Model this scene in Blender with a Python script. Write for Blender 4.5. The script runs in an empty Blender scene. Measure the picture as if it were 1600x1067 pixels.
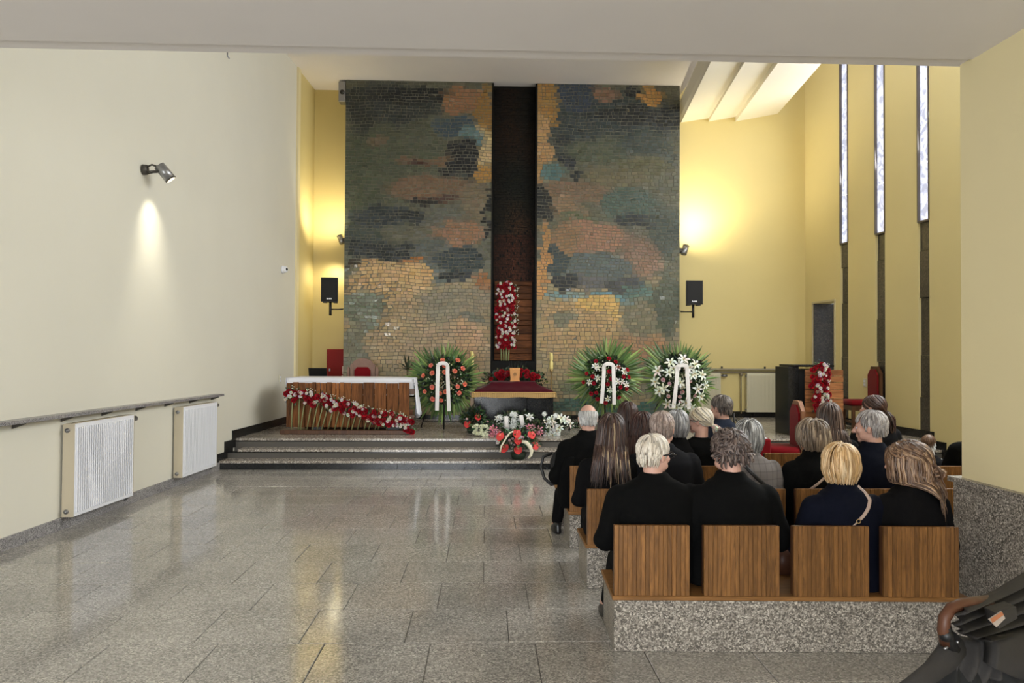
import bpy, bmesh, math, random
from mathutils import Vector, Matrix, noise, Euler
PI = math.pi
R = random.Random(7)
scn = bpy.context.scene
COL = scn.collection
# ------------------------------------------------------------------ camera
FPX, YAW, PITCH, ROLL = 1156.0, -math.radians(1.98), math.radians(1.016), .0056
CM = Matrix.Rotation(YAW, 3, 'Z') @ Matrix.Rotation(PI/2 + PITCH, 3, 'X') @ Matrix.Rotation(ROLL, 3, 'Z')
CP = Vector((0, 0, 1.65))
cd = bpy.data.cameras.new('camera'); cam = bpy.data.objects.new('camera', cd); COL.objects.link(cam)
cd.sensor_fit = 'HORIZONTAL'; cd.sensor_width = 36; cd.lens = 36*FPX/1600
cam.matrix_world = Matrix.Translation(CP) @ CM.to_4x4()
scn.camera = cam
# ------------------------------------------------------------------ world, exposure, large lights
vs = scn.view_settings
vs.view_transform = 'Standard'; vs.look = 'None'; vs.gamma = 1; vs.exposure = 0.55; vs.use_curve_mapping = False
w = bpy.data.worlds.new('sky'); scn.world = w; w.use_nodes = True
w.node_tree.nodes['Background'].inputs[0].default_value = (.72, .80, .95, 1)
w.node_tree.nodes['Background'].inputs[1].default_value = 1.0
def area(name, loc, direction, sx, sy, power, col, spread=None):
    l = bpy.data.lights.new(name, 'AREA'); l.shape = 'RECTANGLE'; l.size = sx; l.size_y = sy; l.energy = power; l.color = col
    if spread: l.spread = spread
    o = bpy.data.objects.new(name, l); COL.objects.link(o); o.location = loc
    o.rotation_euler = Vector(direction).to_track_quat('-Z', 'Y').to_euler()
    return o
def spot(name, loc, target, power, col, angle, blend, rad=.04):
    l = bpy.data.lights.new(name, 'SPOT'); l.energy = power; l.color = col; l.spot_size = math.radians(angle); l.spot_blend = blend
    l.shadow_soft_size = rad
    o = bpy.data.objects.new(name, l); COL.objects.link(o); o.location = loc
    o.rotation_euler = (Vector(target)-Vector(loc)).to_track_quat('-Z', 'Y').to_euler()
    return o
DAY = (.90, .95, 1.0)
WARM = (1.0, .89, .61)
# unseen fill light added behind the camera; daylight through the tall slits and side windows of the right wall
area('rear_fill', (-1.6, -6.6, 1.8), (.22, 1, .05), 5.2, 2.9, 560, DAY)
for yy in (4.9, 6.1, 7.3, 8.5, 9.7):
    area('window_daylight', (6.84-.05*(yy-11.3)-.12, yy, 4.6), (-1, -.05, -.12), .9, 4.6, 88, DAY)
for yy in (10.45, 11.3, 12.5, 13.66):
    area('slit_daylight', (6.84-.05*(yy-11.3)-.03, yy, 5.6), (-1, -.1, -.1), .24, 3.4, 26, DAY)
area('skylight_daylight', (5.2, 8.6, 8.3), (-.3, .1, -1), 2.4, 7.0, 120, DAY)
spot('wall_lamp_light', (4.10, 14.60, 4.02), (4.55, 15.2, 4.9), 62, WARM, 165, 1.0, .12)
spot('wall_lamp_light', (4.12, 14.55, 4.05), (5.3, 15.1, 6.6), 80, WARM, 130, 1.0, .1)
spot('wall_lamp_light', (-3.02, 14.50, 4.05), (-3.4, 15.2, 5.2), 50, WARM, 165, 1.0, .12)
spot('wall_lamp_light', (-3.0, 14.95, 3.5), (-3.5, 14.9, 1.6), 26, WARM, 165, 1.0, .12)
# ------------------------------------------------------------------ pixel helpers (1600 x 1067 frame)
def ray(px, py): return CM @ Vector(((px-800)/FPX, -(py-533.5)/FPX, -1))
def PY(px, py, y): d = ray(px, py); return CP + d*(y/d.y)
def PZ(px, py, z): d = ray(px, py); return CP + d*((z-1.65)/d.z)
def PXY(px, py, y): p = PY(px, py, y); return (p.x, p.z)
XL = lambda y: -4.0 + .0514*(y-6.28)
XR = lambda y: 6.84 - .05*(y-11.3)
def s2l(c):
    r = []
    for v in c[:3]:
        v = max(0, v)/255.0
        r.append(v/12.92 if v <= .04045 else ((v+.055)/1.055)**2.4)
    return tuple(r)
# ------------------------------------------------------------------ materials
def newmat(name):
    m = bpy.data.materials.new(name); m.use_nodes = True
    nt = m.node_tree; b = nt.nodes['Principled BSDF']
    return m, nt, b
def mat(name, rgb, rough=.6, metal=0, var=0, scale=20, bump=0, bscale=None, emit=0, attr=False, sheen=0, stretch=None, spec=.5, coat=0):
    m, nt, b = newmat(name)
    b.inputs['Roughness'].default_value = rough; b.inputs['Metallic'].default_value = metal
    b.inputs['Specular IOR Level'].default_value = spec
    if coat: b.inputs['Coat Weight'].default_value = coat; b.inputs['Coat Roughness'].default_value = .15
    if sheen: b.inputs['Sheen Weight'].default_value = sheen; b.inputs['Sheen Roughness'].default_value = .5
    c = s2l(rgb)
    b.inputs['Base Color'].default_value = (*c, 1)
    tc = nt.nodes.new('ShaderNodeTexCoord'); mp = nt.nodes.new('ShaderNodeMapping')
    nt.links.new(tc.outputs['Object'], mp.inputs[0])
    if stretch: mp.inputs['Scale'].default_value = stretch
    src = None
    if attr:
        a = nt.nodes.new('ShaderNodeAttribute'); a.attribute_name = 'Col'; src = a.outputs['Color']
        nt.links.new(src, b.inputs['Base Color'])
    if var:
        n = nt.nodes.new('ShaderNodeTexNoise'); n.inputs['Scale'].default_value = scale; n.inputs['Detail'].default_value = 5
        nt.links.new(mp.outputs[0], n.inputs['Vector'])
        mr = nt.nodes.new('ShaderNodeMapRange'); mr.inputs[1].default_value = .25; mr.inputs[2].default_value = .75
        mr.inputs[3].default_value = 1-var; mr.inputs[4].default_value = 1+var
        nt.links.new(n.outputs['Fac'], mr.inputs[0])
        mx = nt.nodes.new('ShaderNodeVectorMath'); mx.operation = 'SCALE'
        if src: nt.links.new(src, mx.inputs[0])
        else: mx.inputs[0].default_value = c
        nt.links.new(mr.outputs[0], mx.inputs['Scale']); nt.links.new(mx.outputs[0], b.inputs['Base Color'])
    if bump:
        n = nt.nodes.new('ShaderNodeTexNoise'); n.inputs['Scale'].default_value = bscale or scale; n.inputs['Detail'].default_value = 4
        nt.links.new(mp.outputs[0], n.inputs['Vector'])
        bp = nt.nodes.new('ShaderNodeBump'); bp.inputs['Strength'].default_value = bump; bp.inputs['Distance'].default_value = .01
        nt.links.new(n.outputs['Fac'], bp.inputs['Height']); nt.links.new(bp.outputs[0], b.inputs['Normal'])
    if emit:
        b.inputs['Emission Color'].default_value = (*c, 1); b.inputs['Emission Strength'].default_value = emit
    return m
def granite(name, cols, scale=95, rough=.14, tile_var=.0, blotch=.12):
    """speckled stone: cells of three tints, slow blotches, a tint per object"""
    m, nt, b = newmat(name)
    b.inputs['Roughness'].default_value = rough
    tc = nt.nodes.new('ShaderNodeTexCoord'); geo = nt.nodes.new('ShaderNodeNewGeometry')
    v = nt.nodes.new('ShaderNodeTexVoronoi'); v.inputs['Scale'].default_value = scale
    nz = nt.nodes.new('ShaderNodeTexNoise'); nz.inputs['Scale'].default_value = scale*1.3; nz.inputs['Detail'].default_value = 3
    ad = nt.nodes.new('ShaderNodeMixRGB'); ad.blend_type = 'ADD'; ad.inputs[0].default_value = .012
    nt.links.new(geo.outputs['Position'], nz.inputs['Vector'])
    nt.links.new(geo.outputs['Position'], ad.inputs[1]); nt.links.new(nz.outputs['Color'], ad.inputs[2])
    nt.links.new(ad.outputs[0], v.inputs['Vector'])
    sp = nt.nodes.new('ShaderNodeSeparateColor'); nt.links.new(v.outputs['Color'], sp.inputs[0])
    cr = nt.nodes.new('ShaderNodeValToRGB'); cr.color_ramp.interpolation = 'CONSTANT'
    el = cr.color_ramp.elements
    pos = [0, .26, .52, .78, .93][:len(cols)]
    while len(el) < len(cols): el.new(.5)
    for e, p, c in zip(el, pos, cols): e.position = p; e.color = (*s2l(c), 1)
    nt.links.new(sp.outputs[0], cr.inputs[0])
    n2 = nt.nodes.new('ShaderNodeTexNoise'); n2.inputs['Scale'].default_value = 1.7; n2.inputs['Detail'].default_value = 6
    nt.links.new(geo.outputs['Position'], n2.inputs['Vector'])
    mr = nt.nodes.new('ShaderNodeMapRange'); mr.inputs[1].default_value = .3; mr.inputs[2].default_value = .7
    mr.inputs[3].default_value = 1-blotch; mr.inputs[4].default_value = 1+blotch
    nt.links.new(n2.outputs['Fac'], mr.inputs[0])
    oi = nt.nodes.new('ShaderNodeObjectInfo')
    m2 = nt.nodes.new('ShaderNodeMapRange'); m2.inputs[3].default_value = 1-tile_var; m2.inputs[4].default_value = 1+tile_var
    nt.links.new(oi.outputs['Random'], m2.inputs[0])
    mm = nt.nodes.new('ShaderNodeMath'); mm.operation = 'MULTIPLY'
    nt.links.new(mr.outputs[0], mm.inputs[0]); nt.links.new(m2.outputs[0], mm.inputs[1])
    sc = nt.nodes.new('ShaderNodeVectorMath'); sc.operation = 'SCALE'
    nt.links.new(cr.outputs[0], sc.inputs[0]); nt.links.new(mm.outputs[0], sc.inputs['Scale'])
    nt.links.new(sc.outputs[0], b.inputs['Base Color'])
    n3 = nt.nodes.new('ShaderNodeTexNoise'); n3.inputs['Scale'].default_value = 5; nt.links.new(geo.outputs['Position'], n3.inputs['Vector'])
    m3 = nt.nodes.new('ShaderNodeMapRange'); m3.inputs[3].default_value = rough*.7; m3.inputs[4].default_value = rough*1.5
    nt.links.new(n3.outputs['Fac'], m3.inputs[0]); nt.links.new(m3.outputs[0], b.inputs['Roughness'])
    return m
def wood(name, dark, light, axis='Z', scale=1.0, rough=.4, tint=.25, contrast=1.0, spec=.3):
    m, nt, b = newmat(name); b.inputs['Specular IOR Level'].default_value = spec
    b.inputs['Roughness'].default_value = rough
    tc = nt.nodes.new('ShaderNodeTexCoord'); mp = nt.nodes.new('ShaderNodeMapping'); oi = nt.nodes.new('ShaderNodeObjectInfo')
    geo = nt.nodes.new('ShaderNodeNewGeometry')
    nt.links.new(geo.outputs['Position'], mp.inputs[0])
    sc = [14*scale]*3; sc['XYZ'.index(axis)] = 1.3*scale
    mp.inputs['Scale'].default_value = sc
    off = nt.nodes.new('ShaderNodeVectorMath'); off.operation = 'MULTIPLY_ADD'
    cmb = nt.nodes.new('ShaderNodeCombineXYZ')
    ml = nt.nodes.new('ShaderNodeMath'); ml.operation = 'MULTIPLY'; ml.inputs[1].default_value = 37
    nt.links.new(oi.outputs['Random'], ml.inputs[0])
    for i in range(3): nt.links.new(ml.outputs[0], cmb.inputs[i])
    nt.links.new(mp.outputs[0], off.inputs[0]); off.inputs[1].default_value = (1, 1, 1); nt.links.new(cmb.outputs[0], off.inputs[2])
    n = nt.nodes.new('ShaderNodeTexNoise'); n.inputs['Scale'].default_value = 1.6; n.inputs['Detail'].default_value = 8; n.inputs['Distortion'].default_value = 1.2
    n.inputs['Roughness'].default_value = .65
    nt.links.new(off.outputs[0], n.inputs['Vector'])
    cr = nt.nodes.new('ShaderNodeValToRGB'); e = cr.color_ramp.elements
    e[0].position = .5-.22/contrast; e[0].color = (*s2l(dark), 1); e[1].position = .5+.22/contrast; e[1].color = (*s2l(light), 1)
    nt.links.new(n.outputs['Fac'], cr.inputs[0])
    mr = nt.nodes.new('ShaderNodeMapRange'); mr.inputs[3].default_value = 1-tint; mr.inputs[4].default_value = 1+tint
    nt.links.new(oi.outputs['Random'], mr.inputs[0])
    sv = nt.nodes.new('ShaderNodeVectorMath'); sv.operation = 'SCALE'
    nt.links.new(cr.outputs[0], sv.inputs[0]); nt.links.new(mr.outputs[0], sv.inputs['Scale'])
    nt.links.new(sv.outputs[0], b.inputs['Base Color'])
    bp = nt.nodes.new('ShaderNodeBump'); bp.inputs['Strength'].default_value = .25; bp.inputs['Distance'].default_value = .004
    nt.links.new(n.outputs['Fac'], bp.inputs['Height']); nt.links.new(bp.outputs[0], b.inputs['Normal'])
    return m
MT = {}
MT['cream'] = mat('cream_paint', (224, 220, 206), .7, var=.02, scale=1.2, bump=.05, bscale=60)
MT['yellow'] = mat('yellow_paint', (215, 197, 136), .65, var=.02, scale=1.2, bump=.05, bscale=60)
MT['pale_yellow'] = mat('pale_yellow_paint', (228, 214, 170), .65, var=.02, scale=1.2, bump=.05, bscale=60)
MT['ceil'] = mat('white_ceiling_paint', (238, 233, 232), .75, var=.015, scale=2)
MT['fin'] = mat('white_panel', (238, 232, 218), .6)
MT['floor'] = granite('floor_granite', [(130, 127, 122), (154, 150, 144), (168, 163, 156), (186, 181, 173), (204, 199, 191)], 120, .10, .06, .13)
MT['plat'] = granite('platform_granite', [(120, 112, 103), (150, 141, 130), (168, 158, 147), (190, 181, 170), (210, 202, 190)], 75, .15, .06, .1)
MT['bench_stone'] = granite('bench_granite', [(84, 79, 72), (118, 111, 102), (150, 142, 132), (180, 172, 160), (206, 198, 185)], 150, .3, 0, .08)
MT['base'] = granite('baseboard_granite', [(92, 90, 92), (130, 127, 128), (150, 147, 148), (176, 173, 172)], 150, .3, 0, .08)
MT['black_stone'] = granite('black_granite', [(22, 22, 22), (28, 28, 28), (34, 34, 35), (42, 42, 42)], 120, .16, .25, .15)
MT['black_stone'].node_tree.nodes['Principled BSDF'].inputs['Specular IOR Level'].default_value = .3
MT['dark_stone'] = granite('dark_stone', [(58, 54, 50), (66, 62, 57), (74, 68, 62), (84, 78, 70)], 40, .35, .2, .2)
MT['grout'] = mat('grout', (92, 88, 83), .85)
MT['oak'] = wood('oak_strip', (76, 49, 25), (152, 106, 58), 'Z', 2.6, .42, .22, .9)
MT['oak_h'] = wood('oak_board', (104, 70, 36), (160, 114, 66), 'X', 1.5, .4, .05)
MT['altar_wood'] = wood('altar_plank', (70, 40, 20), (164, 104, 56), 'Z', 1.1, .6, .38, 1.2, .2)
MT['panel_wood'] = wood('stained_plank', (44, 25, 14), (122, 74, 42), 'X', .9, .6, .3, 1.2, .15)
MT['ambo_wood'] = wood('ambo_plank', (92, 54, 30), (182, 122, 78), 'X', .9, .6, .28, 1.2, .2)
MT['chair_wood'] = wood('chair_wood', (110, 74, 52), (150, 106, 78), 'Z', 1, .4, .1)
MT['dark_wood'] = wood('dark_wood', (70, 44, 28), (104, 70, 46), 'Z', 1, .4, .1)
MT['mosaic'] = mat('mosaic_stone', (128, 128, 128), .42, attr=True, var=.12, scale=34, bump=.2, bscale=26, spec=.35)
MT['mosaic_gloss'] = mat('glossy_mosaic_stone', (128, 128, 128), .12, attr=True, var=.12, scale=34, bump=.5, bscale=30, spec=.8)
MT['mosaic_dark'] = mat('dark_mosaic_stone', (128, 128, 128), .6, spec=.15, attr=True, var=.12, scale=40, bump=.2, bscale=40)
MT['black_frame'] = mat('black_stone_frame', (17, 16, 14), .55, spec=.15)
MT['steel'] = mat('grey_metal', (150, 150, 152), .35, .8)
MT['dgrey'] = mat('dark_grey_metal', (72, 68, 62), .45, .3)
MT['black'] = mat('black_plastic', (16, 16, 17), .5)
MT['grille'] = mat('speaker_grille', (10, 10, 11), .7, var=.3, scale=300)
MT['white'] = mat('white_enamel', (235, 236, 242), .35)
MT['shaded_white'] = mat('shaded_white_enamel', (196, 184, 160), .5)  # white radiator sides and tops, with their shade put into the colour
MT['rad_cream'] = mat('cream_enamel', (212, 206, 182), .45)
MT['cloth'] = mat('white_linen', (236, 237, 245), .8, bump=.1, bscale=80)
MT['ribbon'] = mat('white_satin', (238, 234, 232), .45, var=.03, scale=30)
MT['velvet'] = mat('burgundy_velvet', (70, 5, 22), .55, sheen=.08, spec=.15)
MT['gold_fringe'] = mat('gold_fringe', (196, 160, 100), .5, var=.15, scale=150)
MT['red_velvet'] = mat('red_velvet', (122, 8, 20), .8, sheen=.08, spec=.15)
MT['red_paint'] = mat('red_paint', (140, 34, 32), .6, spec=.2)
MT['pinkstone'] = mat('pinkish_painted_wood', (142, 108, 92), .5, var=.08, scale=20)
MT['beeswax'] = mat('urn_wood', (214, 150, 84), .4, var=.08, scale=30)
MT['wax'] = mat('candle_wax', (236, 218, 140), .5)
MT['brass'] = mat('brass', (190, 160, 110), .35, .7)
MT['pane'] = mat('veined_window_pane', (214, 216, 238), .3, emit=0)
def pane_material():
    m, nt, b = newmat('backlit_veined_pane')
    geo = nt.nodes.new('ShaderNodeNewGeometry')
    n = nt.nodes.new('ShaderNodeTexNoise'); n.inputs['Scale'].default_value = 3.4; n.inputs['Detail'].default_value = 8; n.inputs['Distortion'].default_value = 2.5
    nt.links.new(geo.outputs['Position'], n.inputs['Vector'])
    cr = nt.nodes.new('ShaderNodeValToRGB'); e = cr.color_ramp.elements
    e[0].position = .42; e[0].color = (*s2l((172, 176, 196)), 1); e[1].position = .56; e[1].color = (*s2l((226, 228, 250)), 1)
    x = e.new(.49); x.color = (*s2l((205, 208, 230)), 1)
    nt.links.new(n.outputs['Fac'], cr.inputs[0])
    nt.links.new(cr.outputs[0], b.inputs['Emission Color']); b.inputs['Emission Strength'].default_value = .95
    b.inputs['Base Color'].default_value = (.05, .05, .06, 1); b.inputs['Roughness'].default_value = .3
    return m
MT['pane'] = pane_material()
MT['leaf'] = mat('green_leaf', (128, 128, 128), .45, attr=True)
MT['petal'] = mat('flower_petal', (128, 128, 128), .55, attr=True)
MT['skin'] = mat('skin', (206, 160, 142), .5, var=.06, scale=25)
MT['hair'] = mat('hair', (128, 128, 128), .42, attr=True)
MT['leather'] = mat('brown_leather', (84, 52, 36), .45, spec=.3)
MT['stroller'] = mat('dark_grey_fabric', (44, 41, 39), .85, var=.12, scale=200, bump=.2, bscale=9)
MT['stroller_dk'] = mat('black_fabric', (22, 22, 22), .85)
MT['strap_beige'] = mat('beige_strap', (186, 162, 148), .5)
MT['strap_black'] = mat('black_strap', (24, 22, 22), .5)
MT['rim'] = mat('dark_glasses_frame', (24, 20, 22), .3)
MT['lens'] = mat('shoe_black', (24, 22, 22), .35)
MT['shoe'] = mat('black_shoe', (24, 22, 22), .35)
for k, c in dict(c_black=(9, 9, 9), c_black2=(13, 12, 13), c_navy=(12, 15, 28), c_charcoal=(24, 24, 27), c_bluegrey=(38, 44, 58), c_knit=(18, 17, 19)).items():
    MT[k] = mat('cloth_'+{'c_black': 'black', 'c_black2': 'soft_black', 'c_navy': 'navy', 'c_charcoal': 'charcoal', 'c_bluegrey': 'blue_grey', 'c_knit': 'knit'}[k], c, .9, var=.1, scale=60, bump=.9, bscale=7, spec=.12)
def check_cloth():
    m = mat('grey_checked_wool', (112, 106, 103), .9, sheen=.1)
    nt = m.node_tree; b = nt.nodes['Principled BSDF']
    tc = nt.nodes.new('ShaderNodeTexCoord')
    wv = []
    for d in ('X', 'Z'):
        a = nt.nodes.new('ShaderNodeTexWave'); a.bands_direction = d; a.inputs['Scale'].default_value = 5.5; nt.links.new(tc.outputs['Object'], a.inputs[0])
        r = nt.nodes.new('ShaderNodeMapRange'); r.inputs[1].default_value = .9; r.inputs[2].default_value = 1; r.inputs[3].default_value = 1; r.inputs[4].default_value = .72
        nt.links.new(a.outputs['Fac'], r.inputs[0]); wv.append(r)
    mu = nt.nodes.new('ShaderNodeMath'); mu.operation = 'MULTIPLY'; nt.links.new(wv[0].outputs[0], mu.inputs[0]); nt.links.new(wv[1].outputs[0], mu.inputs[1])
    s = nt.nodes.new('ShaderNodeVectorMath'); s.operation = 'SCALE'; s.inputs[0].default_value = s2l((118, 111, 108)); nt.links.new(mu.outputs[0], s.inputs['Scale'])
    nt.links.new(s.outputs[0], b.inputs['Base Color'])
    return m
MT['c_check'] = check_cloth()
# ------------------------------------------------------------------ mesh builder
class M:
    def __init__(s): s.v = []; s.f = []; s.c = []; s.cc = None
    def add(s, vs, fs, col=None):
        n = len(s.v); s.v += [tuple(v) for v in vs]; s.f += [tuple(n+i for i in f) for f in fs]
        s.c += [col or s.cc]*len(fs); return s
    def box(s, lo, hi, col=None, rot=None, bev=0):
        lo, hi = Vector(lo), Vector(hi)
        if bev:
            c = (lo+hi)/2; h = (hi-lo)/2; b = min(bev, h.x*.9, h.y*.9, h.z*.9)
            P = []
            for sx in (-1, 1):
                for sy in (-1, 1):
                    for sz in (-1, 1):
                        P += [(sx*h.x, sy*(h.y-b), sz*(h.z-b)), (sx*(h.x-b), sy*h.y, sz*(h.z-b)), (sx*(h.x-b), sy*(h.y-b), sz*h.z)]
            bm = bmesh.new()
            for p in P: bm.verts.new(p)
            r = bmesh.ops.convex_hull(bm, input=bm.verts)
            bm.verts.index_update()
            vs = [v.co.copy() for v in bm.verts]
            if rot: vs = [rot @ v for v in vs]
            s.add([v+c for v in vs], [[v.index for v in f.verts] for f in bm.faces], col); bm.free(); return s
        c = (lo+hi)/2; h = (hi-lo)/2
        vs = [Vector((x*h.x, y*h.y, z*h.z)) for x in (-1, 1) for y in (-1, 1) for z in (-1, 1)]
        if rot: vs = [rot @ v for v in vs]
        return s.add([v+c for v in vs], [(0, 1, 3, 2), (4, 6, 7, 5), (0, 4, 5, 1), (2, 3, 7, 6), (0, 2, 6, 4), (1, 5, 7, 3)], col)
    def prism(s, poly, a0, a1, ax='y', col=None):
        """poly of 2-D points extruded from a0 to a1 along axis ax"""
        def mk(p, a):
            if ax == 'y': return (p[0], a, p[1])
            if ax == 'x': return (a, p[0], p[1])
            return (p[0], p[1], a)
        n = len(poly)
        vs = [mk(p, a0) for p in poly]+[mk(p, a1) for p in poly]
        fs = [tuple(range(n)), tuple(range(2*n-1, n-1, -1))]+[(i, i+n, (i+1) % n+n, (i+1) % n) for i in range(n)]
        return s.add(vs, fs, col)
    def tube(s, pts, rad, n=8, col=None, cap=True, flat=None):
        pts = [Vector(p) for p in pts]
        if not isinstance(rad, (list, tuple)): rad = [rad]*len(pts)
        vs = []; up = None
        for i, p in enumerate(pts):
            t = (pts[min(i+1, len(pts)-1)]-pts[max(i-1, 0)])
            t = t.normalized() if t.length > 1e-9 else Vector((0, 0, 1))
            if up is None:
                up = Vector((0, 0, 1)) if abs(t.z) < .9 else Vector((0, 1, 0))
                if flat: up = Vector(flat[1])
            x = t.cross(up)
            if x.length < 1e-6: x = t.cross(Vector((1, .3, 0)))
            x.normalize(); y = x.cross(t); up = y
            for k in range(n):
                a = 2*PI*k/n
                q = 1 if not flat else flat[0]
                vs.append(p+(x*math.cos(a)+y*math.sin(a)*q)*rad[i])
        fs = []
        for i in range(len(pts)-1):
            for k in range(n):
                fs.append((i*n+k, i*n+(k+1) % n, (i+1)*n+(k+1) % n, (i+1)*n+k))
        if cap: fs += [tuple(range(n-1, -1, -1)), tuple((len(pts)-1)*n+k for k in range(n))]
        return s.add(vs, fs, col)
    def cyl(s, a, b, r, r2=None, n=16, col=None): return s.tube([a, b], [r, r if r2 is None else r2], n, col)
    def capsule(s, a, b, ra, rb, n=12):
        a, b = Vector(a), Vector(b); d = b-a
        if d.length < 1e-5: d = Vector((0, 0, 1e-4)); b = a+d
        t = d.normalized(); P = []; Q = []
        for k in range(5): an = -PI/2+PI/2*(k/5)+.12; P.append(a+t*ra*math.sin(an)); Q.append(max(ra*math.cos(an), 1e-4))
        P.append(a); Q.append(ra); P.append(b); Q.append(rb)
        for k in range(1, 6): an = PI/2*(k/5)-.12; P.append(b+t*rb*math.sin(an)); Q.append(max(rb*math.cos(an), 1e-4))
        return s.tube(P, Q, n)
    def ball(s, c, r, seg=16, rings=10, col=None, rot=None, fn=None):
        if not isinstance(r, (list, tuple)): r = (r, r, r)
        vs = []; fs = []
        for i in range(rings+1):
            th = PI*i/rings
            for j in range(seg):
                ph = 2*PI*j/seg
                q = Vector((math.sin(th)*math.cos(ph), math.sin(th)*math.sin(ph), math.cos(th)))
                if fn: q = q*fn(q)
                q = Vector((q.x*r[0], q.y*r[1], q.z*r[2]))
                if rot: q = rot @ q
                vs.append(q+Vector(c))
        for i in range(rings):
            for j in range(seg):
                fs.append((i*seg+j, (i+1)*seg+j, (i+1)*seg+(j+1) % seg, i*seg+(j+1) % seg))
        return s.add(vs, fs, col)
    def lathe(s, prof, n=24, c=(0, 0, 0), col=None, sx=1, sy=1):
        vs = []; fs = []
        for r, z in prof:
            for k in range(n): a = 2*PI*k/n; vs.append((c[0]+r*math.cos(a)*sx, c[1]+r*math.sin(a)*sy, c[2]+z))
        for i in range(len(prof)-1):
            for k in range(n): fs.append((i*n+k, i*n+(k+1) % n, (i+1)*n+(k+1) % n, (i+1)*n+k))
        fs += [tuple(range(n-1, -1, -1)), tuple((len(prof)-1)*n+k for k in range(n))]
        return s.add(vs, fs, col)
    def loft(s, rings, n=24, power=2.4):
        """rings: (z, half width, half depth, y centre[, x centre])"""
        vs = []; fs = []
        for rg in rings:
            z, a, b, yc = rg[:4]; xc = rg[4] if len(rg) > 4 else 0
            for k in range(n):
                t = 2*PI*k/n; cx, cy = math.cos(t), math.sin(t)
                vs.append((xc+a*math.copysign(abs(cx)**(2/power), cx), yc+b*math.copysign(abs(cy)**(2/power), cy), z))
        for i in range(len(rings)-1):
            for k in range(n): fs.append((i*n+k, i*n+(k+1) % n, (i+1)*n+(k+1) % n, (i+1)*n+k))
        fs += [tuple(range(n-1, -1, -1)), tuple((len(rings)-1)*n+k for k in range(n))]
        return s.add(vs, fs)
    def grid(s, fn, nu, nv, col=None, thick=0):
        vs = [fn(i/nu, j/nv) for i in range(nu+1) for j in range(nv+1)]
        fs = [(i*(nv+1)+j, (i+1)*(nv+1)+j, (i+1)*(nv+1)+j+1, i*(nv+1)+j+1) for i in range(nu) for j in range(nv)]
        s.add(vs, fs, col)
        if thick:
            T = Vector(thick); n = len(vs)
            s.add([Vector(v)+T for v in vs], [tuple(reversed(f)) for f in fs], col)
            base = len(s.v)-2*n
            ed = [i*(nv+1) for i in range(nu+1)]+[nu*(nv+1)+j for j in range(1, nv+1)]+[i*(nv+1)+nv for i in range(nu-1, -1, -1)]+[j for j in range(nv-1, 0, -1)]
            for a, b in zip(ed, ed[1:]+ed[:1]):
                s.f.append((base+a, base+b, base+n+b, base+n+a)); s.c.append(col or s.cc)
        return s
    def mesh(s, name, material, smooth=False):
        me = bpy.data.meshes.new(name); me.from_pydata(s.v, [], s.f)
        bm = bmesh.new(); bm.from_mesh(me); bmesh.ops.recalc_face_normals(bm, faces=bm.faces); bm.to_mesh(me); bm.free()
        if any(c is not None for c in s.c):
            at = me.color_attributes.new('Col', 'FLOAT_COLOR', 'CORNER')
            buf = []
            for p in me.polygons:
                c = s.c[p.index] or (.5, .5, .5)
                buf += [c[0], c[1], c[2], 1.0]*p.loop_total
            at.data.foreach_set('color', buf)
        me.materials.append(material)
        if smooth: me.shade_smooth()
        me.update(); return me
def put(name, me, parent=None, loc=None, rot=None, scale=None):
    o = bpy.data.objects.new(name, me); COL.objects.link(o)
    if parent: o.parent = parent
    if loc is not None: o.location = loc
    if rot is not None: o.rotation_euler = rot
    if scale is not None: o.scale = (scale,)*3 if isinstance(scale, (int, float)) else scale
    return o
def part(name, m, matl, parent=None, smooth=False, **k):
    return put(name, m.mesh(name, matl if not isinstance(matl, str) else MT[matl], smooth), parent, **k)
def tag(o, label, cat, group=None):
    o['label'] = label; o['category'] = cat
    if group: o['group'] = group
    return o
def thing(name, label, cat, loc=(0, 0, 0), rz=0, group=None):
    o = bpy.data.objects.new(name, None); COL.objects.link(o); o.empty_display_size = .1
    o.location = loc; o.rotation_euler = (0, 0, rz); return tag(o, label, cat, group)
def struct(name, m, matl, parent=None, smooth=False):
    o = part(name, m, matl, parent, smooth)
    if not parent: o['kind'] = 'structure'
    return o
def smooth_by_angle(me, ang=40):
    me.shade_smooth()
    try: me.set_sharp_from_angle(angle=math.radians(ang))
    except Exception: pass
def remesh(m, voxel, it=2, name='tmp'):
    me = m.mesh(name, MT['skin']); o = bpy.data.objects.new('tmp', me); COL.objects.link(o)
    r = o.modifiers.new('r', 'REMESH'); r.mode = 'VOXEL'; r.voxel_size = voxel; r.use_smooth_shade = True
    if it: q = o.modifiers.new('s', 'SMOOTH'); q.iterations = it; q.factor = .5
    dg = bpy.context.evaluated_depsgraph_get(); dg.update()
    out = bpy.data.meshes.new_from_object(o.evaluated_get(dg), depsgraph=dg)
    bpy.data.objects.remove(o); bpy.data.meshes.remove(me)
    out.materials.clear(); out.name = name; out.shade_smooth(); return out
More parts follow.
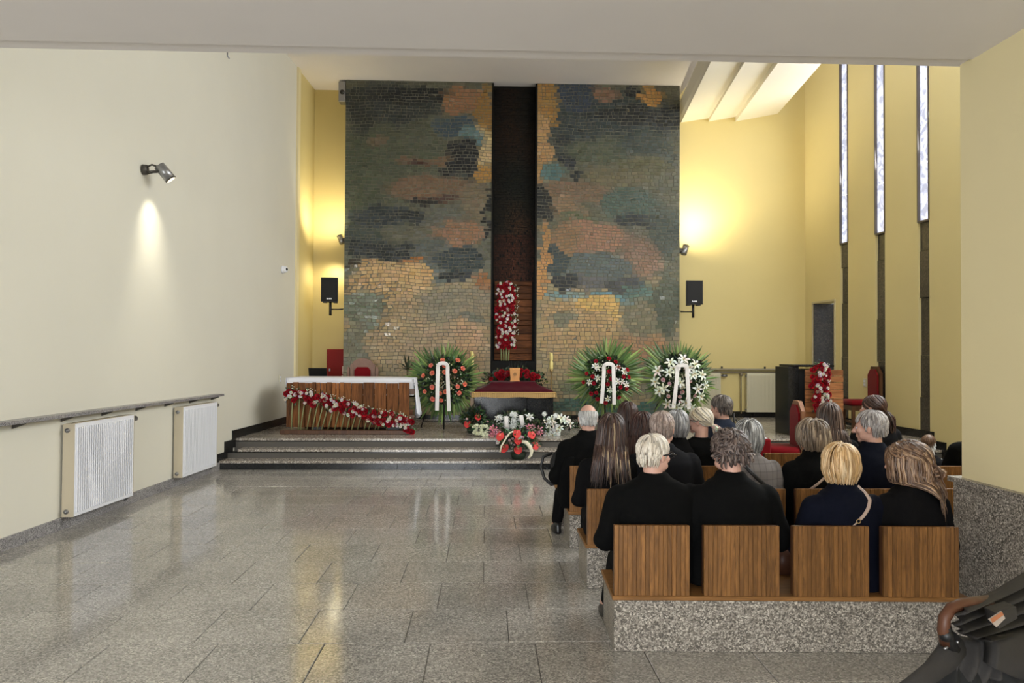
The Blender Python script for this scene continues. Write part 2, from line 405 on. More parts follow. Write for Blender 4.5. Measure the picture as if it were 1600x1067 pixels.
# ================================================================== ROOM SHELL
# left wall: slightly converging, thick
def wedge(name, y0, y1, z0, z1, off0, off1, matl, parent=None, X=XL, col=None, yb=None):
    m = M(); ya, yb = y0, y1
    m.add([(X(ya)+off0, ya, z0), (X(yb)+off0, yb, z0), (X(yb)+off1, yb, z0), (X(ya)+off1, ya, z0),
           (X(ya)+off0, ya, z1), (X(yb)+off0, yb, z1), (X(yb)+off1, yb, z1), (X(ya)+off1, ya, z1)],
          [(0, 1, 2, 3), (4, 7, 6, 5), (0, 4, 5, 1), (1, 5, 6, 2), (2, 6, 7, 3), (3, 7, 4, 0)])
    return (part(name, m, matl, parent) if parent else struct(name, m, matl)) if name else m
wall_left = wedge('wall_left', -7, 14.12, 0, 7.05, -.25, 0, 'cream')
wedge('wall_chancel_left', 14.12, 15.2, 0, 7.05, -.25, 0, 'yellow')  # same wall carried on; its yellow stands in for warm lamp light
wedge('trim_light_band', 14.0, 14.14, .38, 7.05, 0, .035, 'pale_yellow')  # projecting strip, its pale colour stands in for a band of light
m = M(); m.box((-4.2, 15.2, 0), (7.2, 15.4, 8.6)); wall_back = struct('wall_back', m, 'yellow')
m = M(); m.box((-5, -7.25, 0), (7.3, -7, 3.6)); struct('wall_rear', m, 'cream')
# pier and loft on the right, near
m = M(); m.add([(2.97, -7, 0), (2.872, 4.38, 0), (7.2, 4.38, 0), (7.2, -7, 0), (2.97, -7, 3.6), (2.872, 4.38, 3.6), (7.2, 4.38, 3.6), (7.2, -7, 3.6)],
      [(0, 1, 2, 3), (4, 7, 6, 5), (0, 4, 5, 1), (1, 5, 6, 2), (2, 6, 7, 3), (3, 7, 4, 0)])
struct('wall_right', m, 'pale_yellow')
m = M(); m.add([(2.94, -7, 0), (2.845, 4.42, 0), (2.94, 4.42, 0), (3.04, -7, 0), (2.94, -7, .895), (2.845, 4.42, .895), (2.94, 4.42, .895), (3.04, -7, .895)],
      [(0, 1, 2, 3), (4, 7, 6, 5), (0, 4, 5, 1), (1, 5, 6, 2), (2, 6, 7, 3), (3, 7, 4, 0)])
dado = struct('trim_2', m, 'bench_stone')
m = M(); m.add([(2.92, -7, .895), (2.825, 4.45, .895), (2.94, 4.45, .895), (3.04, -7, .895), (2.92, -7, .925), (2.825, 4.45, .925), (2.94, 4.45, .925), (3.04, -7, .925)],
      [(0, 1, 2, 3), (4, 7, 6, 5), (0, 4, 5, 1), (1, 5, 6, 2), (2, 6, 7, 3), (3, 7, 4, 0)])
part('ledge', m, 'bench_stone', dado)
# ceilings: low one under the loft, high one, light shaft on the right with hanging panels
m = M(); m.box((-5, -7, 3.418), (7.3, 4.27, 3.6)); struct('ceiling', m, 'ceil')
m = M(); m.box((-4.2, 4.27, 3.428), (2.93, 4.4, 3.6)); struct('trim_3', m, 'ceil')
m = M(); m.box((-4.5, 4.2, 3.6), (7.3, 4.4, 8.6)); struct('wall_loft', m, 'cream')
m = M(); m.box((2.93, 4.38, 3.41), (7.2, 4.4, 3.6)); struct('trim_4', m, 'ceil')
m = M(); m.box((-4.4, 4.4, 7.05), (3.98, 15.25, 7.25)); m.box((3.9, 4.4, 7.25), (3.98, 15.25, 8.6)); struct('ceiling_high', m, 'ceil')
m = M(); m.box((3.9, 4.2, 8.6), (7.4, 15.4, 8.75)); struct('ceiling_shaft', m, 'ceil')
# right outer wall with slits
slits = [(11.2, 11.47), (12.37, 12.65), (13.54, 13.81)]
niche = (14.02, 14.86, 2.72)
ZT, ZS = 8.6, 3.8
edges = []
y = 4.38
segs = []
for a, b in slits: segs.append((y, a)); y = b
segs.append((y, niche[0])); 
m = M()
def wseg(m, y0, y1, z0, z1, o0, o1):
    X = XR
    m.add([(X(y0)+o0, y0, z0), (X(y1)+o0, y1, z0), (X(y1)+o1, y1, z0), (X(y0)+o1, y0, z0),
           (X(y0)+o0, y0, z1), (X(y1)+o0, y1, z1), (X(y1)+o1, y1, z1), (X(y0)+o1, y0, z1)],
          [(0, 1, 2, 3), (4, 7, 6, 5), (0, 4, 5, 1), (1, 5, 6, 2), (2, 6, 7, 3), (3, 7, 4, 0)])
for a, b in segs: wseg(m, a, b, 0, ZT, 0, .35)
wseg(m, niche[0], niche[1], niche[2], ZT, 0, .35)
wseg(m, niche[1], 15.22, 0, ZT, 0, .35)
wseg(m, niche[0], niche[1], 0, 2.8, .62, .7)
MT['right_yellow'] = mat('soft_yellow_paint', (226, 211, 156), .65, var=.02, scale=1.2)
wall_outer = struct('wall_outer_right', m, 'right_yellow')
m = M(); wseg(m, niche[1]-.02, niche[1]+.02, .38, niche[2], .003, .62); part('jamb', m, 'dark_stone', wall_outer)
m = M(); wseg(m, niche[0]-.03, niche[0], .38, niche[2]+.03, -.02, .003); wseg(m, niche[0], niche[1]+.03, niche[2], niche[2]+.035, -.02, .003); wseg(m, niche[1], niche[1]+.03, .38, niche[2], -.02, .003)
part('door_frame', m, mat('pale_frame', (196, 184, 150), .5), wall_outer)
for i, (a, b) in enumerate(slits):
    # frame empty for the window: the frame mesh is the thing, its panes and slabs are children
    m = M(); wseg(m, a-.012, a+.012, ZS-.02, ZT, -.012, .2); wseg(m, b-.012, b+.012, ZS-.02, ZT, -.012, .2); wseg(m, a, b, ZS-.035, ZS-.005, -.012, .2)
    win = struct('window_%d' % (i+1), m, mat('bronze_frame', (92, 84, 78), .5))
    z = ZS
    k = 0
    hs = [.9, .62, .84, .48, .9, .7, .9]
    while z < ZT-.05:
        h = hs[(k+i*2) % 7]; m = M(); wseg(m, a+.012, b-.012, z+.004, min(z+h, ZT)-.004, .03, .045)
        part('pane', m, 'pane', win); z += h; k += 1
    z = 0; k = 0
    hs = [1.02, .66, .9, .74]
    while z < ZS-.04:
        h = min(hs[(k+i) % 4], ZS-.035-z); m = M(); wseg(m, a+.006, b-.006, z+.004, z+h-.004, .02+.012*((k+i) % 3), .16)
        part('slab', m, 'dark_stone', win); z += h; k += 1
# hanging sawtooth ceiling panels in the shaft
fin_root = thing('hanging_ceiling_panel', 'white sawtooth ceiling panels hanging high beside the mosaic wall', 'ceiling panel')
fin = [(4.02, 6.50, 4.60, 6.60), (4.60, 6.53, 5.17, 6.64), (5.17, 6.54, 6.06, 6.72)]
for x0, z0, x1, z1 in fin:
    m = M()
    poly = [(x0, z0), (x1, z1), (x1, z1+.06), (x0+.05, z0+.16), (x0, z0+.16)]
    n = len(poly); vs = []
    for yy, sh in ((15.2, 0), (6.5, -.95)):
        vs += [(p[0]+sh, yy, p[1]) for p in poly]
    m.add(vs, [tuple(range(n)), tuple(range(2*n-1, n-1, -1))]+[(i, i+n, (i+1) % n+n, (i+1) % n) for i in range(n)])
    part('panel', m, 'fin', fin_root)
m = M(); vs = []
poly = [(3.985, 6.50), (4.02, 6.50), (4.02, 7.05), (3.985, 7.05)]
poly = [(3.99, 6.60), (4.03, 6.50), (4.03, 6.82), (3.96, 6.86), (3.95, 6.80)]
for yy, sh in ((15.2, 0), (6.5, -.95)): vs += [(p[0]+sh, yy, p[1]) for p in poly]
n = len(poly); m.add(vs, [tuple(range(n)), tuple(range(2*n-1, n-1, -1))]+[(i, i+n, (i+1) % n+n, (i+1) % n) for i in range(n)])
part('edge_strip', m, 'fin', fin_root)
# ------------------------------------------------------------------ floor: slabs laid half bond
m = M(); m.box((-5, -7, -.2), (7.3, 15.4, -.012)); floor = struct('floor', m, 'grout')
_tm = {}
def tile(x0, x1, y0, y1, z0, z1, matl, parent, name='floor_tile', bev=.004, key=None):
    k = (round(x1-x0, 3), round(y1-y0, 3), round(z1-z0, 3), matl)
    if k not in _tm:
        mm = M(); mm.box((-(x1-x0)/2, -(y1-y0)/2, -(z1-z0)), ((x1-x0)/2, (y1-y0)/2, 0), bev=bev); _tm[k] = mm.mesh(name, MT[matl])
    return put(name, _tm[k], parent, loc=((x0+x1)/2, (y0+y1)/2, z1))
DY = .555; g = .0018; stuff = M(); ntile = 0
jr = -2
y = 4.277-DY*20
row = -20
while y < 10.62:
    y1 = min(y+DY, 10.64)
    x = -4.9+(.09 if row % 2 == 0 else -.21)+ (R.choice((0, 0, .15)) if row % 3 == 0 else 0)
    while x < 7.0:
        x1 = x+.6
        x0c = max(x, XL(y)-.05) if x < -3 else x
        vis = y1 > 3.4 and (x < 0.95 or (y < 4.2 and x < 2.9)) and x1 > max(XL(y), -.72*y1)
        if x1 > x0c+.03:
            if vis and ntile < 300:
                o = tile(x0c+g, x1-g, y+g, y1-g, -.03, R.uniform(-.0004, .0004), 'floor', floor); ntile += 1
            else: stuff.box((x0c+g, y+g, -.03), (x1-g, y1-g, 0))
        x = x1
    y = y1 if y1 >= 10.62 else y+DY
    row += 1
o = part('floor_tile_field', stuff, 'floor', floor); o['kind'] = 'stuff'
# ------------------------------------------------------------------ steps and platform
m = M(); m.box((-4.2, 11.20, -.05), (7.2, 15.3, .33)); m.box((-4.2, 10.90, -.05), (7.2, 11.25, .2)); m.box((-4.2, 10.66, -.05), (7.2, 11.0, .08))
plat = struct('floor_platform', m, 'grout')
fr = [(10.64, 0, .127), (10.92, .127, .253), (11.22, .253, .38)]
for k, (yf, z0, z1) in enumerate(fr):
    x = -4.1+[.2, -.5, .4][k]
    while x < 7.1:                       # risers of dark polished slabs
        x1 = x+1.32; xa = max(x, XL(yf))
        tile(xa+.001, min(x1, XR(yf)+.05)-.001, yf, yf+.03, z0, z1-.036, 'black_stone', plat, 'riser_slab', .002) if x1 > xa+.05 else None
        x = x1
    x = -4.1+[-.3, .5, -.1][k]
    ye = fr[k+1][0]+.02 if k < 2 else 11.6
    while x < 7.1:                       # treads
        x1 = x+1.08; xa = max(x, XL(yf))
        tile(xa+.001, min(x1, XR(yf)+.05)-.001, yf-.022, ye, z1-.036, z1, 'plat', plat, 'tread_slab', .004) if x1 > xa+.05 else None
        x = x1
y = 11.6; r = 0
while y < 15.2:
    x = -4.1+(.3 if r % 2 else 0)
    y1 = min(y+.6, 15.2)
    while x < 7.0:
        x1 = x+.9; xa = max(x, XL(y)-.02)
        if x1 > xa+.03: tile(xa+.0015, x1-.0015, y+.0015, y1-.0015, .34, .38+R.uniform(-.0004, .0004), 'plat', plat, 'floor_tile')
        x = x1
    y = y1; r += 1
# baseboards
bl = wedge('baseboard_left', -7, 10.62, 0, .108, 0, .022, 'base')
bb = M()
def bseg(m, y0, y1, z0, z1, X, o0, o1):
    m.add([(X(y0)+o0, y0, z0), (X(y1)+o0, y1, z0), (X(y1)+o1, y1, z0), (X(y0)+o1, y0, z0),
           (X(y0)+o0, y0, z1), (X(y1)+o0, y1, z1), (X(y1)+o1, y1, z1), (X(y0)+o1, y0, z1)],
          [(0, 1, 2, 3), (4, 7, 6, 5), (0, 4, 5, 1), (1, 5, 6, 2), (2, 6, 7, 3), (3, 7, 4, 0)])
for X, s_, nm in ((XL, 1, 'baseboard_steps_left'), (XR, -1, 'baseboard_steps_right')):
    m = M()
    bseg(m, 10.54, 10.82, 0, .127+.1, X, 0, .02*s_); bseg(m, 10.82, 11.1, .12, .253+.12, X, 0, .02*s_); bseg(m, 11.1, 14.9 if s_ > 0 else 14.0, .25, .38+.125, X, 0, .02*s_)
    struct(nm, m, 'black_stone')
m = M(); m.box((-3.6, 15.17, .38), (-2.9, 15.2, .50)); m.box((3.8, 15.17, .38), (6.66, 15.2, .50)); struct('baseboard_back', m, 'black_stone')
m = M(); bseg(m, 4.5, 10.54, 0, .12, XR, 0, -.02); struct('baseboard_right', m, 'black_stone')
# ================================================================== MOSAIC WALL
YM = 14.6
MX0, MX1 = -2.80, 3.84
CX0, CX1 = .085, .985            # recess
m = M(); m.box((MX0, YM+.005, .38), (CX0, YM+.28, 7.05)); m.box((CX1, YM+.005, .38), (MX1, YM+.28, 7.05)); m.box((CX0, YM+.2, .38), (CX1, YM+.28, 7.05))
mos = struct('wall_mosaic', m, mat('mosaic_mortar', (120, 115, 100), .8))
def lerp(a, b, t): return tuple(a[i]+(b[i]-a[i])*t for i in range(3))
BL = [  # cx, cy, rx, ry, colour, hardness in photograph units
 (620, 250, 90, 75, (84, 90, 72), .4), (560, 300, 40, 120, (78, 86, 66), .5), (610, 165, 80, 34, (56, 62, 62), .6), (650, 150, 70, 14, (38, 42, 44), .6),
 (560, 170, 22, 40, (50, 54, 50), .6), (650, 210, 50, 20, (88, 92, 76), .4), (585, 222, 20, 10, (110, 96, 76), .4),
 (728, 156, 42, 22, (150, 108, 76), .7), (758, 200, 12, 70, (150, 112, 58), .8), (752, 235, 16, 34, (196, 170, 126), .8), (752, 272, 14, 16, (176, 130, 64), .8),
 (718, 198, 34, 18, (66, 84, 96), .8), (732, 215, 20, 14, (98, 124, 126), .6), (718, 254, 26, 32, (36, 38, 42), .8), (712, 282, 30, 12, (66, 70, 66), .7),
 (660, 248, 44, 9, (122, 98, 76), .6), (652, 252, 20, 4, (70, 42, 36), .6), (672, 292, 74, 18, (124, 98, 76), .7), (690, 310, 50, 8, (86, 56, 46), .6), (660, 312, 30, 6, (44, 42, 40), .6),
 (744, 318, 26, 36, (122, 108, 86), .5), (600, 338, 62, 16, (52, 62, 66), .7), (640, 338, 26, 12, (34, 42, 46), .6), (690, 340, 34, 18, (98, 100, 90), .5),
 (718, 366, 46, 20, (150, 110, 82), .7), (764, 340, 5, 34, (32, 32, 30), .9), (570, 372, 36, 24, (68, 78, 72), .5), (600, 389, 56, 15, (36, 44, 47), .9), (672, 395, 36, 26, (88, 94, 90), .7),
 (690, 425, 34, 22, (90, 98, 94), .6), (718, 402, 34, 18, (44, 58, 62), .9), (712, 430, 22, 9, (30, 36, 38), .9), (640, 406, 26, 6, (150, 96, 48), .7), (590, 410, 50, 5, (60, 52, 40), .6),
 (605, 450, 64, 42, (184, 152, 108), .9), (650, 430, 24, 20, (190, 154, 104), .8), (620, 520, 100, 60, (160, 138, 104), .5), (690, 480, 44, 28, (130, 122, 102), .6), (566, 484, 27, 36, (112, 120, 104), .9),
 (552, 560, 24, 60, (116, 114, 96), .6), (752, 436, 15, 19, (146, 98, 60), .9), (740, 470, 30, 20, (132, 120, 98), .6), (742, 495, 18, 9, (104, 104, 90), .6), (700, 560, 80, 60, (158, 136, 106), .5),
 (730, 530, 24, 30, (176, 142, 108), .5), (560, 640, 60, 30, (100, 100, 84), .4),
 # right half
 (955, 190, 110, 50, (58, 68, 70), .6), (1000, 182, 80, 16, (40, 44, 46), .7), (855, 165, 17, 40, (166, 124, 66), .95), (852, 235, 13, 52, (180, 142, 96), .95), (848, 265, 8, 30, (176, 136, 88), .95),
 (902, 152, 34, 26, (58, 70, 86), .7), (950, 146, 22, 10, (136, 104, 84), .7), (1020, 148, 24, 14, (184, 136, 76), .95), (985, 140, 12, 10, (44, 48, 54), .8),
 (884, 236, 16, 26, (42, 48, 56), .8), (864, 272, 18, 12, (86, 116, 116), .8), (940, 232, 70, 26, (84, 92, 74), .5), (1010, 230, 50, 34, (70, 80, 76), .5),
 (1000, 265, 50, 20, (100, 98, 72), .5), (903, 273, 15, 9, (38, 44, 46), .9), (905, 298, 60, 17, (124, 100, 78), .6), (960, 276, 50, 14, (110, 102, 76), .5), (848, 315, 17, 28, (36, 38, 38), .9), (885, 328, 30, 24, (138, 112, 86), .6),
 (985, 316, 55, 26, (76, 96, 88), .6), (900, 345, 30, 12, (96, 104, 76), .5), (1000, 342, 34, 10, (42, 50, 54), .8), (1040, 360, 30, 40, (66, 78, 70), .5),
 (925, 370, 56, 26, (156, 116, 92), .8), (880, 375, 28, 20, (144, 112, 80), .7), (1000, 398, 34, 36, (132, 104, 86), .6), (920, 420, 60, 26, (84, 94, 94), .9), (868, 408, 18, 22, (52, 66, 70), .9),
 (885, 443, 21, 12, (38, 42, 48), .95), (930, 440, 34, 14, (92, 92, 94), .6), (984, 447, 28, 16, (66, 68, 72), .8), (1005, 460, 26, 24, (80, 108, 102), .6), (915, 462, 60, 6, (98, 134, 146), .8), (972, 470, 16, 8, (92, 124, 132), .7),
 (848, 410, 9, 60, (176, 128, 76), .95), (905, 520, 66, 58, (166, 138, 98), .8), (935, 474, 34, 14, (194, 158, 92), .9), (960, 490, 14, 14, (196, 162, 98), .8), (880, 500, 16, 12, (120, 118, 98), .6), (1010, 500, 44, 40, (118, 112, 90), .6),
 (1045, 480, 24, 60, (80, 88, 74), .6), (1000, 545, 50, 24, (156, 120, 90), .6), (1030, 590, 34, 40, (98, 104, 92), .6), (900, 590, 70, 40, (150, 132, 98), .5), (960, 600, 40, 30, (134, 120, 90), .5),
 (960, 640, 80, 13, (62, 98, 88), .9), (880, 640, 24, 12, (70, 96, 84), .7), (1040, 640, 30, 20, (78, 92, 84), .6), (890, 610, 30, 14, (104, 110, 82), .5)]
FAC = FPX/YM
def mural_px(x, z):
    q = CM.transposed() @ (Vector((x, YM, z))-CP); return 800-FPX*q.x/q.z, 533.5+FPX*q.y/q.z
def mural_col(px, py, rr):
    n1 = noise.noise(Vector((px*.022, py*.03, 1.7))); n2 = noise.noise(Vector((px*.022, py*.03, 7.3))); n3 = noise.noise(Vector((px*.07, py*.10, 4)))
    px += n1*16+n3*8; py += n2*11+n3*6
    c = (98, 98, 82) if py < 430 else (140, 126, 98)
    tot = 0; acc = [0, 0, 0]; lw = 0
    for cx, cy, rx, ry, col, h in BL:
        d = ((px-cx)/rx)**2+((py-cy)/ry)**2
        if d < 2.2:
            d = math.sqrt(d); t = (1.18-d)/(.16+.8*(1-h)); t = min(1, max(0, t)); t = t*t*(3-2*t)
            if t > 0: c = lerp(c, col, t)
    c = lerp(c, (96, 90, 68), .08); lm = .72+.28*min(1, sum(c)/330); c = (c[0]*lm, c[1]*lm, c[2]*lm); k = rr.uniform(.93, 1.06)*(.98 if py < 400 else 1.1)
    if rr.random() < .02: k *= 1.12
    c = (c[0]*k*rr.uniform(.97, 1.03), c[1]*k, c[2]*k*rr.uniform(.96, 1.04))
    return s2l(c)
tiles = []
rr = random.Random(11)
for (xa, xb, base) in ((MX0, CX0, 0), (CX1, MX1, 1)):
    z = .38; r = 0
    while z < 7.04:
        py = mural_px((xa+xb)/2, z)[1]
        h = rr.uniform(.056, .082) if z < 3.3 else rr.uniform(.05, .072)
        z1 = min(z+h, 7.05); x = xa
        while x < xb-.001:
            wv = rr.uniform(.065, .15) if z < 3.3 else rr.uniform(.05, .14)
            if xb-(x+wv) < .045: wv = xb-x
            x1 = min(x+wv, xb)
            tiles.append((x, x1, z, z1, 0)); x = x1
        z = z1; r += 1
def wob(x, z): return noise.noise(Vector((x*1.3, z*1.6, 2)))*.05 + noise.noise(Vector((x*4, z*4, 9)))*.014
def tess(mm, x0, x1, z0, z1, yf, col, ox=0, oz=0, rr=rr, tw=1, waves=True):
    gp = .0052; tl = rr.uniform(-.003, .003)*tw; tu = rr.uniform(-.003, .003)*tw; pr = rr.uniform(0, .007)
    xs = [x0+gp, x1-gp]
    def W(x, z):
        if not waves: return 0
        e = min(1, max(0, min(z-.38, 7.05-z)/.2)); return wob(x, z)*e
    V = [(x0+gp, z0+gp), (x1-gp, z0+gp), (x1-gp, z1-gp), (x0+gp, z1-gp)]
    V = [(a+rr.uniform(-.004, .004), b+rr.uniform(-.004, .004)+W(a, b)) for a, b in V]
    cx = (x0+x1)/2; cz = (z0+z1)/2
    f = [(a-ox, yf-pr+tl*(1 if a > cx else -1)+tu*(1 if b > cz+W(a, b) else -1), b-oz) for a, b in V]
    bk = [(a-ox, yf+.03, b-oz) for a, b in V]
    mm.add(f+bk, [(0, 1, 2, 3), (0, 4, 5, 1), (1, 5, 6, 2), (2, 6, 7, 3), (3, 7, 4, 0)], col)
def mcol(x0, x1, z0, z1): px, py = mural_px((x0+x1)/2, (z0+z1)/2); return mural_col(px, py, rr)
order = sorted(range(len(tiles)), key=lambda i: -(tiles[i][1]-tiles[i][0])*(tiles[i][3]-tiles[i][2]))
single = set([i for i in order if tiles[i][2] > 1.2][:300])
st = M(); gs = M()
for i, t in enumerate(tiles):
    x0, x1, z0, z1, _ = t; col = mcol(x0, x1, z0, z1)
    gx, gy = mural_px((x0+x1)/2, (z0+z1)/2); gd = ((gx-578)/42)**2+((gy-475)/48)**2
    if i not in single and (gd < 1.0 or (gd < 2.2 and rr.random() < .35) or rr.random() < .015):
        tess(gs, x0, x1, z0, z1, YM, col, tw=4.5); continue
    if i in single:
        mm = M(); cx, cz = (x0+x1)/2, (z0+z1)/2; tess(mm, x0, x1, z0, z1, 0, col, cx, cz)
        part('mosaic_tile', mm, 'mosaic', mos, loc=(cx, YM, cz))
    else: tess(st, x0, x1, z0, z1, YM, col)
o = part('mosaic_field', st, 'mosaic', mos); o['kind'] = 'stuff'
o = part('glossy_mosaic_field', gs, 'mosaic_gloss', mos); o['kind'] = 'stuff'
# recess: dark vertical band with small dark mosaic and planks below, black frame
st = M(); z = 3.1
while z < 6.98:
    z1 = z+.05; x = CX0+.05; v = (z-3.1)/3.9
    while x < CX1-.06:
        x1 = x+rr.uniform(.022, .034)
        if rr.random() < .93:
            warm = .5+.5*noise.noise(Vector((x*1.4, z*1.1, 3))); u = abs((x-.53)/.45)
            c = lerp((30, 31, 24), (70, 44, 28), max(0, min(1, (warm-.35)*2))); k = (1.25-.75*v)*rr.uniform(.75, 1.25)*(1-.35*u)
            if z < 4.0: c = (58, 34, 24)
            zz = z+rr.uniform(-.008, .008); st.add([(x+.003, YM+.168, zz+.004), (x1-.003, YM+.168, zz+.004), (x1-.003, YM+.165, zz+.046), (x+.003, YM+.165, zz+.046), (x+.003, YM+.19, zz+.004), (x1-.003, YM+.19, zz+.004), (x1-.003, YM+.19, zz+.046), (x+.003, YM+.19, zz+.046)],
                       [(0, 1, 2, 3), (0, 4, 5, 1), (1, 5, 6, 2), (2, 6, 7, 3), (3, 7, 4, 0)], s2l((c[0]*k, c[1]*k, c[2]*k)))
        x = x1
    z = z1
m = M(); m.box((CX0+.01, YM+.185, 1.4), (CX1-.01, YM+.2, 7.04)); panel = struct('trim_5', m, 'black_frame')
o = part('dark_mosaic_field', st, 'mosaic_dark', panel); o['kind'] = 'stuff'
m = M(); m.box((CX0, YM-.01, .9), (CX0+.035, YM+.2, 7.04)); m.box((CX1-.035, YM-.01, .9), (CX1, YM+.2, 7.04)); part('side_strip', m, 'black_frame', panel)
m = M(); m.box((CX0, YM-.005, 1.32), (CX1, YM+.1, 1.52)); part('sill', m, 'black_frame', panel)
m = M(); m.box((CX0, YM-.002, .38), (CX1, YM+.05, 1.32)); part('base_slab', m, mat('dark_green_stone', (46, 56, 48), .3), panel)
pw = thing('timber_screen', 'dark brown plank panel set low in the black recess of the mosaic wall', 'panel', (.53, YM+.13, 1.53))
z = 0; k = 0
while z < 1.56:
    h = [.14, .11, .16, .12, .17, .10, .15, .13][k % 8]; h = min(h, 1.58-z); m = M(); m.box((-.375, -.02-.012*(k % 2), z+.004), (.375, .03, z+h-.004), bev=.005)
    part('plank', m, 'panel_wood', pw); z += h; k += 1
# mosaic plinth
m = M(); m.box((MX0, YM-.05, .38), (CX0-.02, YM, .46)); m.box((CX1+.02, YM-.05, .38), (MX1, YM, .46)); struct('baseboard_mosaic', m, 'black_stone')
# grey box at the top left corner of the mosaic
t = thing('projection_screen_case', 'grey box fixed at the top left corner of the mosaic wall', 'box', (-2.87, YM+.1, 6.62))
m = M(); m.box((-.075, -.1, 0), (.06, .12, .4), bev=.01); part('housing', m, 'steel', t)
m = M(); m.cyl((-.0, -.12, .18), (-.0, -.1, .18), .045); part('knob', m, 'black', t, True)
# ================================================================== FLOWERS, LEAVES
def rose_mesh(col, col2, seed=0, n=5, r=.035):
    q = random.Random(seed); m = M()
    for ring, (rad, h, tilt, cc) in enumerate(((.35, .9, .15, col2), (.65, .8, .45, col), (1.0, .55, .9, col))):
        for k in range(n):
            a = 2*PI*(k+ring*.5)/n+q.uniform(-.1, .1); c = s2l([v*q.uniform(.88, 1.1) for v in cc])
            d = Vector((math.cos(a), math.sin(a), 0)); tn = Vector((-d.y, d.x, 0)); w = rad*.75
            b = d*rad*.35; t = d*rad+Vector((0, 0, h))
            m.add([(b-tn*w*.5)*r, (b+tn*w*.5)*r, (d*rad*.8+tn*w+Vector((0, 0, h*.6)))*r, (t+tn*w*.5)*r, (t-tn*w*.5)*r, (d*rad*.8-tn*w+Vector((0, 0, h*.6)))*r], [(0, 1, 2, 5), (5, 2, 3, 4)], c)
    m.ball((0, 0, r*.45), (r*.32, r*.32, r*.5), 6, 4, s2l(col2)); m.ball((0, 0, 0), (r*.55, r*.55, r*.35), 6, 4, s2l(col))
    return m.mesh('rose', MT['petal'])
def lily_mesh(seed, r=.075, col=(244, 244, 238)):
    q = random.Random(seed); m = M()
    for k in range(6):
        a = 2*PI*k/6+q.uniform(-.1, .1); d = Vector((math.cos(a), math.sin(a), 0)); tn = Vector((-d.y, d.x, 0)); c = s2l([v*q.uniform(.93, 1.02) for v in col])
        L = q.uniform(.85, 1.1)
        P = [(.08, .0, .06), (.35, .28, .17), (.75, .40, .19), (1.0, .30, .10), (1.15, .16, 0)]
        vs = []
        for rr_, zz, ww in P: p = d*rr_*L+Vector((0, 0, zz)); vs += [(p-tn*ww)*r, (p+Vector((0, 0, -.05)))*r, (p+tn*ww)*r]
        fs = []
        for i in range(4): fs += [(3*i, 3*i+1, 3*i+4, 3*i+3), (3*i+1, 3*i+2, 3*i+5, 3*i+4)]
        m.add(vs, fs, c)
    for k in range(4): a = k*1.6; m.tube([(0, 0, 0), (.15*r*math.cos(a), .15*r*math.sin(a), .6*r)], [.02*r, .05*r], 3, s2l((190, 160, 70)))
    m.tube([(0, 0, -.5*r), (0, 0, .1*r)], [.03*r, .12*r], 5, s2l((170, 190, 130)))
    return m.mesh('lily', MT['petal'])
def anthurium_mesh(r=.06, col=(220, 66, 66)):
    m = M(); n = 14; vs = [Vector((0, 0, 0))]
    for k in range(n):
        a = 2*PI*k/n; rad = 1-.45*math.exp(-((a if a < PI else a-2*PI)/.35)**2)+.25*math.exp(-((a-PI)/.5)**2)
        vs.append(Vector((math.sin(a)*rad*.85, math.cos(a)*rad, .12*math.cos(2*a)+.1))*r)
    m.add(vs, [(0, 1+k, 1+(k+1) % n) for k in range(n)], s2l(col))
    m.add([v+Vector((0, 0, -.004)) for v in vs], [(0, 1+(k+1) % n, 1+k) for k in range(n)], s2l([c*.7 for c in col]))
    m.tube([(0, r*.3, 0), (0, r*.15, r*.35), (0, -r*.3, r*.75)], [r*.10, r*.11, r*.06], 6, s2l((240, 180, 130)))
    return m.mesh('anthurium', MT['petal'])
def mum_mesh(r, c1, c2, seed=0, n=26):
    q = random.Random(seed); m = M()
    for k in range(n):
        z = 1-(k+.5)/n*1.15; a = k*2.4; s = math.sqrt(max(0, 1-z*z)); d = Vector((s*math.cos(a), s*math.sin(a), z)); tn = d.cross(Vector((0, 0, 1)));
        if tn.length < .01: tn = Vector((1, 0, 0))
        tn.normalize(); b = d*.45*r; t = d*r*q.uniform(.85, 1.05); w = .16*r
        up = Vector((0, 0, .12*r))
        m.add([b-tn*w*.5, b+tn*w*.5, (b+t)*.55+tn*w+up*.4, t+up, (b+t)*.55-tn*w+up*.4], [(0, 1, 2, 3), (0, 3, 4)], s2l(lerp(c1, c2, q.random())))
    m.ball((0, 0, 0), r*.5, 8, 6, s2l(c1)); return m.mesh('bloom', MT['petal'])
RED = [rose_mesh((168, 14, 34), (122, 6, 22), i) for i in range(3)]
CRIM = [rose_mesh((196, 24, 52), (140, 10, 30), i+9) for i in range(2)]
WHT = [rose_mesh((238, 232, 222), (232, 214, 200), i+20) for i in range(3)]
CORAL = [rose_mesh((248, 160, 130), (236, 122, 94), i+30) for i in range(3)]
PINK = [rose_mesh((232, 206, 200), (216, 168, 168), i+40) for i in range(2)]
LILY = [lily_mesh(i) for i in range(3)]; LILYP = [lily_mesh(5, .07, (226, 150, 170)), lily_mesh(6, .07, (220, 128, 152))]
ANTH = anthurium_mesh(); MUMW = [mum_mesh(.05, (240, 242, 240), (226, 230, 226), i) for i in range(2)]; MUMC = [mum_mesh(.036, (242, 242, 220), (228, 232, 196), i) for i in range(2)]
def look(d, roll=0):
    q = Vector(d).normalized().to_track_quat('Z', 'Y'); e = (q @ Euler((0, 0, roll)).to_quaternion()).to_euler(); return e
